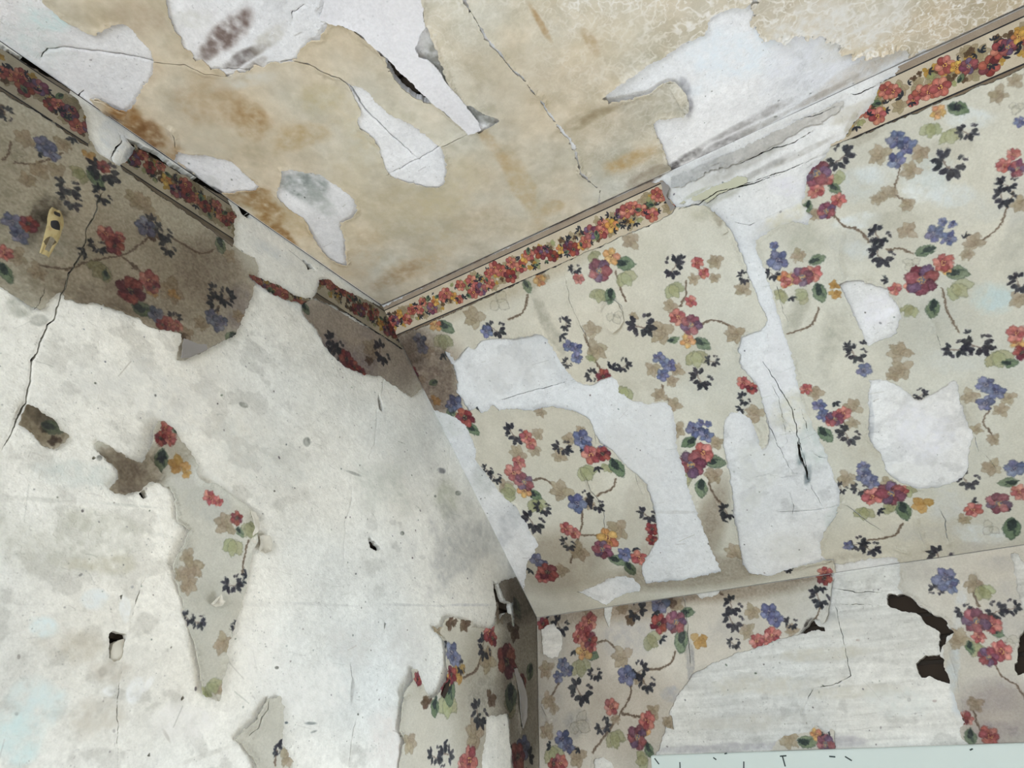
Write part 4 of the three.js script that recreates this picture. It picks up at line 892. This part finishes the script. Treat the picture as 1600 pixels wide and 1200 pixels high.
// --- left wall
paper(leftFace, 'wallpaper_sheet', 'dim floral wallpaper sheet with a long crack at the top of the left wall', 'wallpaper',
  '-160 40 0 120 60 165 140 222 150 240 176 256 190 262 230 290 300 338 360 382 372 392 396 404 402 420 396 452 384 482 364 524 346 536 330 540 312 552 292 562 276 563 283 530 286 521 268 518 232 512 224 506 220 498 194 492 150 476 120 472 99 468 96 457 88 458 76 472 62 487 48 482 28 468 10 456 -20 440 -160 400',
  { material: M.leftPaper, avoid: [OUT_FAR, OUT_MID, OUT_CORNER], curl: 0.005, lift: sum(bulge(leftFace, 330, 545, 0.03, 0.006), bulge(leftFace, 60, 330, 0.03, 0.004)) });
paper(leftFace, 'wallpaper_scrap', 'narrow pointed wallpaper scrap under the border beside the ceiling corner', 'wallpaper',
  '472 474 488 468 520 482 560 506 600 526 630 500 665 600 640 622 606 596 594 588 566 586 540 574 520 556 506 540 494 516 480 500 470 488', { material: M.leftPaper, avoid: [OUT_CORNER], lift: bulge(leftFace, 575, 570, 0.02, 0.003) });
paper(leftFace, 'wallpaper_scrap', 'small brown leaf-printed wallpaper scrap below the crack on the left wall', 'wallpaper', '37 631 48 634 62 645 84 655 92 668 96 676 108 683 104 690 88 698 76 699 66 697 58 684 48 676 40 671 26 665 30 648', { material: M.leftPaper });
paper(leftFace, 'wallpaper_scrap', 'long dagger-shaped wallpaper scrap with red flowers in the middle of the white wall', 'wallpaper',
  '244 659 252 660 268 670 276 684 282 692 292 702 300 714 306 728 304 742 312 752 340 762 366 778 388 796 399 806 398 828 396 850 388 884 386 908 376 950 368 968 356 1000 350 1020 352 1036 346 1052 342 1074 338 1096 326 1092 311 1087 309 1062 308 1040 300 1000 292 974 284 948 276 916 266 888 270 876 280 856 293 830 286 824 275 816 273 794 271 776 262 762 250 756 240 755 236 740 226 722 230 712 236 696 240 676',
  { material: M.leftPaper, curl: 0.006, lift: sum(bulge(leftFace, 243, 690, 0.016, 0.008), bulge(leftFace, 392, 840, 0.02, 0.006)) });
paper(leftFace, 'wallpaper_scrap', 'plain brown paper scrap shaped like a bird, left of the dagger-shaped scrap', 'wallpaper', '146 694 152 691 170 700 196 715 218 724 228 718 240 730 252 744 248 752 226 758 216 770 196 772 178 770 169 766 172 757 184 749 180 738 172 726 162 716 152 706', { material: M.leftPaper, curl: 0.006, base: 0.0034 });
paper(leftFace, 'wallpaper_scrap', 'wallpaper scrap with a dark sprig at the bottom of the white wall', 'wallpaper', '366 1154 376 1142 392 1128 404 1114 416 1090 434 1090 440 1106 438 1130 438 1160 448 1178 456 1190 450 1214 436 1260 400 1260 396 1196 384 1174', { material: M.leftPaper });
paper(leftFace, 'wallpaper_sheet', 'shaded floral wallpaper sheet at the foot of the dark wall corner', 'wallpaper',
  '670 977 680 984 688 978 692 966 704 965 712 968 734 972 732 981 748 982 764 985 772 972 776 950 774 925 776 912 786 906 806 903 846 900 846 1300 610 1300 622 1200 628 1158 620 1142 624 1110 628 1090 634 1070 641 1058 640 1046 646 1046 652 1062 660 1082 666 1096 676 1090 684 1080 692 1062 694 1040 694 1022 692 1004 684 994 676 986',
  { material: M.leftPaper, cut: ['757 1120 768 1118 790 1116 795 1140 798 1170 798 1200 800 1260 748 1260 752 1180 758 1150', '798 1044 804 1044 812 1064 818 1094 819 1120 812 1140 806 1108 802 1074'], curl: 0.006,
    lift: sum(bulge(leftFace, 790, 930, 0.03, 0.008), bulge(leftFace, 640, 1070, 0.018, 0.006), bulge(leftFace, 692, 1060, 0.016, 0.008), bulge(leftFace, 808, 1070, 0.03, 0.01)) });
{ // a strip of paper that has rolled off the wall and hangs by its upper end
  const A = leftFace.at(86, 330), B = leftFace.at(52, 412), n = 26, m = 14, pos = [], uv = [], idx = [];
  for (let i = 0; i <= n; i++) for (let j = 0; j <= m; j++) {
    const t = i / n, s = j / m - 0.5, wide = 0.024 * (0.8 + 0.3 * Math.sin(Math.PI * t) - 0.12 * t) * (1 + 0.12 * vn(t * 9, 3));
    const roll = 1.7 + 0.5 * t, a = s * roll, x = Math.sin(a) / roll * wide * 1.1, h = 0.004 + 0.03 * Math.sin(Math.min(1, t * 1.25) * Math.PI * 0.55) + (Math.cos(a) - Math.cos(roll / 2)) / roll * wide * 1.1;
    const dirU = (B[0] - A[0]), dirV = (B[1] - A[1]), L = Math.hypot(dirU, dirV);
    const p = leftFace.point(A[0] + dirU * t - dirV / L * x, A[1] + dirV * t + dirU / L * x, h + 0.002 * vn(t * 7, s * 5));
    pos.push(p.x, p.y, p.z); uv.push(s + 0.5, t);
  }
  for (let i = 0; i < n; i++) for (let j = 0; j < m; j++) {
    if (i > n * 0.66 && i < n * 0.9 && j > 4 && j < m - 4) continue;         // the torn-through slot near its free end
    const a = i * (m + 1) + j, b = a + m + 1; idx.push(a, b, a + 1, a + 1, b, b + 1);
  }
  const g = new THREE.BufferGeometry(); g.setAttribute('position', new THREE.Float32BufferAttribute(pos, 3)); g.setAttribute('uv', new THREE.Float32BufferAttribute(uv, 2)); g.setIndex(idx); g.computeVertexNormals();
  const cv = document.createElement('canvas'); cv.width = 128; cv.height = 384; const c = cv.getContext('2d'); c.fillStyle = '#a8976a'; c.fillRect(0, 0, 128, 384);
  for (let i = 0; i < 60; i++) { c.fillStyle = css(jit([150, 128, 80], 20), 0.25); c.beginPath(); c.ellipse(rnd() * 128, rnd() * 384, 6 + rnd() * 20, 4 + rnd() * 9, rnd() * 3, 0, 7); c.fill(); }
  leaf(c, 62, 215, 84, 74, -0.5, '#17161a'); leaf(c, 62, 330, 60, 50, 0.9, '#2a2420'); leaf(c, 60, 90, 110, 54, 0.3, '#54472e');
  const t = new THREE.CanvasTexture(cv); t.colorSpace = THREE.SRGBColorSpace; t.magFilter = THREE.LinearFilter;
  thing(centred('paper_curl', g, new THREE.MeshStandardMaterial({ map: t, roughness: 0.85, side: THREE.DoubleSide })), 'rolled yellow strip of loose paper with dark blots hanging off the dim left wallpaper', 'paper curl');
}
paper(leftFace, 'paper_flake', 'grey flake of paper standing off the white wall beside the dagger-shaped scrap', 'paper flake', '402 838 410 837 418 838 423 850 421 862 410 866 401 862 404 850', { material: M.chip, base: 0.003, curl: 0.007, gaps: false, cell: 0.004, ragged: 0.4 });
paper(leftFace, 'paper_flake', 'tiny white flake curling off the dagger-shaped scrap beside its dark sprig', 'paper flake', '324 945 332 936 339 930 341 938 346 941 340 948 330 949', { material: M.chip, base: 0.006, curl: 0.008, gaps: false, cell: 0.004, ragged: 0.3 });
paper(leftFace, 'plaster_lump', 'grey lump of loose plaster inside the square hole in the white wall', 'plaster lump', '174 1030 175 1018 179 1006 187 1001 197 998 193 1012 192 1026 186 1034 178 1034', { material: M.chip, base: -0.006, curl: 0, gaps: false, cell: 0.003, ragged: 0.5, thick: 0.006, lift: bulge(leftFace, 186, 1018, 0.012, 0.005) });

// --- sloping wall
const OUT_BROAD = '590 534 600 528 700 486 800 440 900 395 1000 351 1048 326 1060 324 1086 318 1104 322 1122 334 1134 346 1148 372 1160 404 1170 430 1182 462 1196 490 1200 500 1192 514 1174 518 1160 526 1154 544 1158 572 1172 588 1184 602 1190 622 1196 646 1202 672 1200 690 1190 700 1184 672 1172 652 1156 642 1142 644 1133 654 1129 680 1132 700 1142 750 1146 790 1152 830 1160 876 1170 894 1200 900 1260 880 1290 874 1302 872 1305 892 1312 960 1060 965 820 1000 818 930 822 902 824 880 836 862 842 850 832 832 822 812 806 788 790 776 780 764 768 748 752 730 744 716 746 700 738 682 730 664 716 652 700 646 680 640 668 642 656 646 640 642 620 622 604 596 570 560';
paper(slopeFace, 'wallpaper_sheet', 'broad floral wallpaper sheet below the long border, torn open by white columns', 'wallpaper',
  OUT_BROAD,
  { material: M.slopePaper, avoid: [OUT_LONG], curl: 0.005,
    cut: ['696 548 702 560 712 576 716 596 714 612 724 624 734 641 746 636 752 646 764 640 770 632 780 640 800 638 830 642 862 634 892 640 914 650 926 662 932 680 936 690 946 694 958 704 968 716 978 728 1000 744 1012 756 1020 784 1026 812 1027 840 1022 848 1010 868 1004 884 1004 898 1010 910 1034 908 1066 906 1096 898 1126 890 1124 878 1114 862 1104 838 1090 800 1082 778 1076 760 1072 736 1064 716 1058 690 1056 660 1052 640 1042 626 1014 630 990 626 980 618 968 612 966 596 956 588 946 590 922 601 904 596 890 582 880 566 868 548 856 528 846 520 830 522 806 526 788 527 768 527 752 532 742 544 732 540 722 552 712 562 704 550',
      '902 924 930 914 952 902 976 898 990 902 1000 914 1000 922 980 926 960 934 948 946 934 938 918 930'],
    slits: [['912 734 918 745 925 765 936 778 944 800 946 836', 2], ['882 420 886 440 892 470 905 500 915 520 930 556', 1.3], ['938 482 945 470 960 468 972 478 978 495', 1.5], ['862 637 880 636 900 642 922 652 930 672 932 696', 2], ['950 592 956 612 954 636 926 648', 1.3], ['842 850 830 862', 2], ['988 730 1000 760 1010 780', 1.2]],
    lift: sum(bulge(slopeFace, 655, 630, 0.03, 0.012), bulge(slopeFace, 958, 495, 0.016, 0.006), bulge(slopeFace, 1020, 790, 0.03, 0.004), bulge(slopeFace, 800, 500, 0.1, 0.004), bulge(slopeFace, 1130, 345, 0.02, 0.006)) });
paper(slopeFace, 'wallpaper_sheet', 'bright floral wallpaper sheet on the right of the sloping wall, below the bright border', 'wallpaper',
  '1300 228 1290 246 1268 262 1258 290 1256 318 1270 336 1262 350 1240 346 1216 352 1196 366 1180 374 1184 394 1198 428 1208 466 1222 508 1238 558 1246 590 1250 616 1264 650 1284 690 1298 730 1312 764 1313 780 1308 800 1290 828 1282 846 1284 866 1296 880 1330 876 1372 868 1398 868 1406 882 1420 890 1700 870 1800 800 1800 0 1600 96 1500 140 1400 182',
  { material: M.slopePaper, avoid: [OUT_BROAD, OUT_BRIGHT], curl: 0.005,
    cut: ['1312 444 1324 437 1336 434 1346 436 1364 444 1386 450 1392 462 1402 476 1409 492 1404 504 1402 520 1392 526 1374 532 1357 541 1350 528 1344 510 1334 492 1324 470', '1358 592 1376 592 1396 598 1414 607 1428 622 1436 626 1446 618 1468 606 1490 592 1496 600 1500 622 1508 648 1514 668 1520 684 1514 700 1514 722 1510 740 1494 752 1472 760 1450 763 1426 760 1404 752 1390 740 1382 726 1378 712 1364 694 1357 676 1358 650 1356 612'],
    slits: [['1316 785 1325 788 1338 800 1350 810 1378 828', 2.4], ['1466 792 1476 808 1478 830 1482 846', 2], ['1396 840 1402 855 1416 860', 1.4], ['1520 670 1524 690 1532 712', 1.6], ['1460 505 1466 530 1472 560', 1.1], ['1316 360 1310 400 1320 440', 0.9], ['1530 700 1560 735 1580 750', 0.9], ['1430 810 1440 840 1446 855', 1]],
    lift: sum(bulge(slopeFace, 1500, 290, 0.06, 0.004), bulge(slopeFace, 1340, 390, 0.05, 0.004), bulge(slopeFace, 1480, 810, 0.03, 0.004)) });

paper(slopeFace, 'paper_scrap', 'grey ridge of old lining paper along the ceiling between the two slope borders', 'paper scrap', '1052 290 1052 276 1080 266 1120 248 1160 230 1200 212 1240 192 1270 178 1300 164 1316 160 1310 172 1290 186 1262 200 1244 208 1214 224 1190 240 1150 254 1110 268 1084 282 1064 292', { material: M.liningGrey, ragged: 1.6, curl: 0.004, avoid: [OUT_LONG, OUT_BRIGHT] });
paper(slopeFace, 'paper_scrap', 'pale greenish scrap of old paper below the grey ridge, above the white torn strip', 'paper scrap', '1062 318 1080 310 1092 302 1112 292 1130 284 1150 278 1164 276 1166 284 1154 290 1140 298 1122 306 1108 314 1098 312 1082 314', { material: M.liningGreen, ragged: 1.2, avoid: [OUT_LONG, OUT_BROAD] });
// --- low wall
paper(kneeFace, 'wallpaper_sheet', 'dim floral wallpaper sheet low beside the dark corner, torn along its right edge', 'wallpaper',
  '820 930 838 962 900 955 960 940 1000 934 1060 924 1130 915 1200 900 1260 888 1302 880 1300 905 1296 940 1294 964 1288 976 1276 970 1266 974 1258 986 1246 994 1230 996 1204 1004 1180 1014 1150 1020 1124 1034 1092 1048 1080 1060 1066 1078 1054 1096 1048 1110 1040 1140 1030 1168 1024 1184 1026 1300 830 1300',
  { material: M.kneePaper, curl: 0.005, cut: ['930 1186 944 1184 956 1188 960 1200 962 1260 926 1260', '846 984 866 972 878 990 880 1010 874 1026 862 1030 850 1020', '1082 920 1112 914 1130 914 1124 930 1096 936', '940 922 952 924 958 944 956 968 952 982 946 966'],
    slits: [['1064 916 1070 935 1074 962 1078 1000 1082 1050', 1.6], ['845 1100 852 1112 860 1126', 1.6]],
    lift: sum(bulge(kneeFace, 1290, 960, 0.02, 0.006), bulge(kneeFace, 1085, 1010, 0.03, 0.005), bulge(kneeFace, 905, 1130, 0.02, 0.004)) });
paper(kneeFace, 'wallpaper_sheet', 'bright floral wallpaper sheet right of the dark torn gaps, above the window casing', 'wallpaper',
  '1398 866 1460 872 1560 856 1640 844 1800 830 1800 1300 1520 1300 1520 1166 1506 1158 1500 1142 1506 1128 1496 1108 1490 1090 1486 1070 1478 1046 1476 1030 1476 1010 1490 990 1478 970 1462 962 1444 950 1430 936 1412 928 1404 920 1408 904 1406 884', { material: M.kneePaper, curl: 0.006,
    cut: ['1582 866 1590 864 1602 880 1612 920 1618 960 1602 960 1592 930 1586 900'], slits: [['1478 1000 1496 1060 1510 1140', 1], ['1524 900 1530 930', 1]] });
paper(kneeFace, 'wallpaper_scrap', 'small flowered wallpaper scrap sitting on top of the window casing', 'wallpaper', '1204 1172 1212 1160 1224 1152 1240 1146 1262 1146 1270 1140 1276 1134 1284 1138 1292 1144 1300 1138 1305 1142 1304 1156 1307 1172 1307 1184 1204 1188', { material: M.kneePaper });
paper(kneeFace, 'wallpaper_scrap', 'tiny brown leaf cut from wallpaper, alone on bare plaster above the casing corner', 'wallpaper', '1036 1122 1042 1114 1050 1118 1052 1130 1054 1140 1046 1138 1036 1132', { material: M.kneePaper, cell: 0.004, ragged: 0.4 });

// --- ceiling
paper(ceilingFace, 'ceiling_paper', 'large stained beige ceiling paper sheet, browned along the left wall', 'ceiling paper',
  '66 -160 66 0 80 14 100 28 140 50 148 53 170 42 192 35 204 44 216 56 236 78 241 92 237 118 226 134 216 148 206 166 198 174 176 166 152 154 140 152 150 168 172 188 196 206 214 220 252 244 300 276 352 312 420 356 480 394 540 438 596 474 640 456 720 420 800 382 880 344 934 320 936 296 920 282 906 266 899 240 890 218 872 198 856 176 842 152 834 146 815 120 798 106 778 80 758 58 742 28 724 0 724 -160 660 -160 660 0 662 30 672 50 684 76 690 96 700 124 710 148 732 162 756 174 784 184 752 206 736 206 700 176 664 150 640 134 616 112 608 94 588 74 568 56 550 44 534 37 514 33 506 46 498 58 480 66 470 76 462 92 440 98 428 93 414 104 398 101 384 112 370 109 356 118 342 107 330 108 316 93 306 94 298 79 288 74 284 57 274 48 270 31 262 16 262 -160',
  { material: M.ceilPaper, curl: 0.005, cut: ['540 126 550 130 564 134 574 142 586 156 602 172 618 180 640 190 662 206 686 224 694 238 698 252 697 272 693 288 684 293 666 292 644 286 622 280 610 274 602 260 595 244 594 232 588 222 576 208 562 198 558 188 566 178 562 166 554 152', '442 264 454 263 468 266 486 268 500 270 514 280 532 292 552 306 558 316 556 332 550 338 538 344 532 346 536 364 541 384 541 412 532 411 518 404 506 392 494 374 484 352 474 340 452 326 440 314 432 300 436 284', '276 232 286 236 300 240 322 240 340 246 362 250 376 262 390 276 406 290 402 296 372 297 350 300 338 296 320 284 302 270 286 258 274 250'],
    slits: [['600 274 660 245 690 226 735 205', 1.5], ['268 200 274 212 274 228', 2]],
    lift: sum(bulge(ceilingFace, 190, 190, 0.025, 0.006), bulge(ceilingFace, 540, 390, 0.02, 0.004), bulge(ceilingFace, 780, 184, 0.02, 0.003)) });
paper(ceilingFace, 'ceiling_paper', 'beige ceiling paper with white veined print in the upper middle, ending over the long border', 'ceiling paper',
  '727 -160 727 0 744 28 760 56 780 78 800 104 817 118 837 144 846 152 858 174 875 196 893 216 901 238 908 264 922 280 938 296 938 322 980 300 1030 276 1046 270 1047 262 1042 248 1034 226 1026 208 1020 192 1030 184 1052 180 1066 178 1073 172 1075 158 1070 142 1058 127 1046 124 1030 130 1014 142 986 150 966 156 950 158 941 152 946 142 980 120 1020 94 1040 84 1066 66 1100 52 1106 44 1104 32 1118 22 1140 12 1152 8 1164 8 1180 -10 1200 -60 1200 -160',
  { material: M.ceilPaper, curl: 0.006, lift: sum(bulge(ceilingFace, 1068, 140, 0.02, 0.006), bulge(ceilingFace, 1040, 250, 0.02, 0.005), bulge(ceilingFace, 960, 160, 0.03, 0.003)) });
paper(ceilingFace, 'ceiling_paper', 'frayed white-veined ceiling paper sheet in the bright upper right, above the border piece', 'ceiling paper',
  '1168 14 1190 -10 1210 -160 1900 -160 1800 -70 1700 -30 1600 12 1520 46 1460 74 1420 88 1404 70 1380 84 1352 92 1334 84 1316 80 1304 62 1288 56 1268 64 1240 52 1226 60 1204 58 1192 62 1184 44 1176 30', { material: M.ceilPaper, curl: 0.006, ragged: 3 });
// a strip of ceiling paper that has peeled away, its white back down, hanging clear of the ceiling along one edge
{
  const at = (x, y) => ceilingFace.at(x, y), [pu, pv] = at(568, 56), [qu, qv] = at(740, 200), L = Math.hypot(qu - pu, qv - pv), nu = -(qv - pv) / L, nv = (qu - pu) / L;
  const side = Math.sign((at(660, 60)[0] - pu) * nu + (at(660, 60)[1] - pv) * nv);
  const lift = (u, v) => { const a = ((u - pu) * (qu - pu) + (v - pv) * (qv - pv)) / (L * L), d = ((u - pu) * nu + (v - pv) * nv) * side; return 0.006 * sst(-0.1, 0.45, a) * (1 - 0.75 * sst(0.5, 1, a)) * (1 - sst(0.0, 0.09, d)) + 0.003; };
  paper(ceilingFace, 'ceiling_paper', 'peeled strip of ceiling paper hanging white side down over a dark slit', 'ceiling paper',
    '500 -160 506 0 500 24 514 32 534 36 552 43 568 54 584 68 606 86 624 104 646 124 668 146 690 166 712 186 732 205 742 203 752 198 746 184 728 160 708 136 694 120 686 104 670 90 654 84 650 70 656 50 664 40 662 20 660 0 662 -160', { material: M.paperBack, lift, curl: 0.002, base: 0.004, gaps: false, ragged: 0.6 });
}
// --- loose flaps and turned edges that belong to a sheet
const sheets = Object.fromEntries(scene.children.filter((o) => o.isMesh).map((o) => [o.userData.label, o]));
const flap = (word, face, name, label, outer, material, lift, opts = {}) => { const parent = Object.entries(sheets).find(([l]) => l.startsWith(word))[1]; paper(face, name, label, null, outer, { parent, material, base: 0.0085, curl: 0.004, gaps: false, cell: 0.005, ragged: 0.5, thick: 0.0009, lift, ...opts }); };
flap('broad floral', slopeFace, 'torn_tongue', 'small tongue of paper torn loose', '945 502 943 486 948 476 958 467 966 472 974 484 976 498 970 510 960 517 950 511', M.slopePaper, bulge(slopeFace, 958, 510, 0.02, 0.006));
flap('broad floral', slopeFace, 'curled_edge', 'dark rolled edge of paper in the corner', '632 594 642 602 652 616 662 632 666 642 658 644 648 636 638 620', M.lath, bulge(slopeFace, 652, 626, 0.02, 0.006));
flap('broad floral', slopeFace, 'turned_edge', 'brown leaf-marked edge turned away from the wall', '1104 322 1122 334 1134 346 1138 360 1130 366 1120 352 1108 340', M.slopePaper, bulge(slopeFace, 1130, 352, 0.015, 0.006));
flap('long dagger', leftFace, 'curled_lip', 'dark curled lip of the scrap', '236 676 243 660 249 664 247 680 241 696 235 706 230 722 223 716 230 702', M.leftPaper, bulge(leftFace, 238, 690, 0.014, 0.005));
flap('long dagger', leftFace, 'curled_edge', 'pale rolled edge beside the green leaf', '388 800 395 802 399 812 397 832 393 850 388 846 391 826 390 812', M.chip, bulge(leftFace, 394, 825, 0.014, 0.006));
flap('dim floral wallpaper sheet with', leftFace, 'hanging_corner', 'lilac-grey back of a hanging torn corner', '276 563 283 531 292 534 306 540 328 540 338 538 320 547 306 555 292 562', M.paperBackGrey, bulge(leftFace, 285, 556, 0.02, 0.005));
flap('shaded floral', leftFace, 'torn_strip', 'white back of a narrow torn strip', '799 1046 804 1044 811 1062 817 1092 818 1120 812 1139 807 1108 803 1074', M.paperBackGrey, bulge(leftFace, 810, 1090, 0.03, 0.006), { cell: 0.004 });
flap('shaded floral', leftFace, 'curled_edge', 'dark curled edge', '624 1088 630 1074 639 1062 641 1048 646 1046 648 1058 644 1074 636 1088 628 1096', M.leftPaper, bulge(leftFace, 638, 1070, 0.014, 0.006));
flap('shaded floral', leftFace, 'curled_edge', 'brown curled edge below the red flower', '686 1086 690 1070 694 1058 698 1064 694 1080 690 1092', M.lath, bulge(leftFace, 692, 1074, 0.012, 0.004));
flap('dim floral wallpaper sheet low', kneeFace, 'torn_corner', 'stiff torn corner standing off the wall', '1299 898 1304 906 1298 938 1296 962 1290 976 1284 970 1290 944 1294 920', M.kneePaper, bulge(kneeFace, 1294, 960, 0.015, 0.006));
flap('beige ceiling paper with', ceilingFace, 'drooping_edge', 'beige edge drooping from the ceiling', '1040 126 1058 126 1070 140 1076 158 1074 172 1064 168 1056 148 1046 136', M.ceilPaper, bulge(ceilingFace, 1068, 148, 0.02, 0.006));
flap('large stained', ceilingFace, 'drooping_edge', 'brown loose lip beside the bare grey patch', '148 152 162 153 180 160 200 172 196 180 182 178 168 176 156 166', M.ceilPaper, bulge(ceilingFace, 180, 166, 0.02, 0.008));
flap('long floral border', slopeFace, 'turned_end', 'torn end of the border turned outwards', '1034 284 1040 284 1046 292 1043 306 1050 316 1056 323 1049 329 1044 315 1038 300', M.paperBackGrey, bulge(slopeFace, 1042, 306, 0.014, 0.006));
scene.updateMatrixWorld(true);
renderer.render(scene, camera);
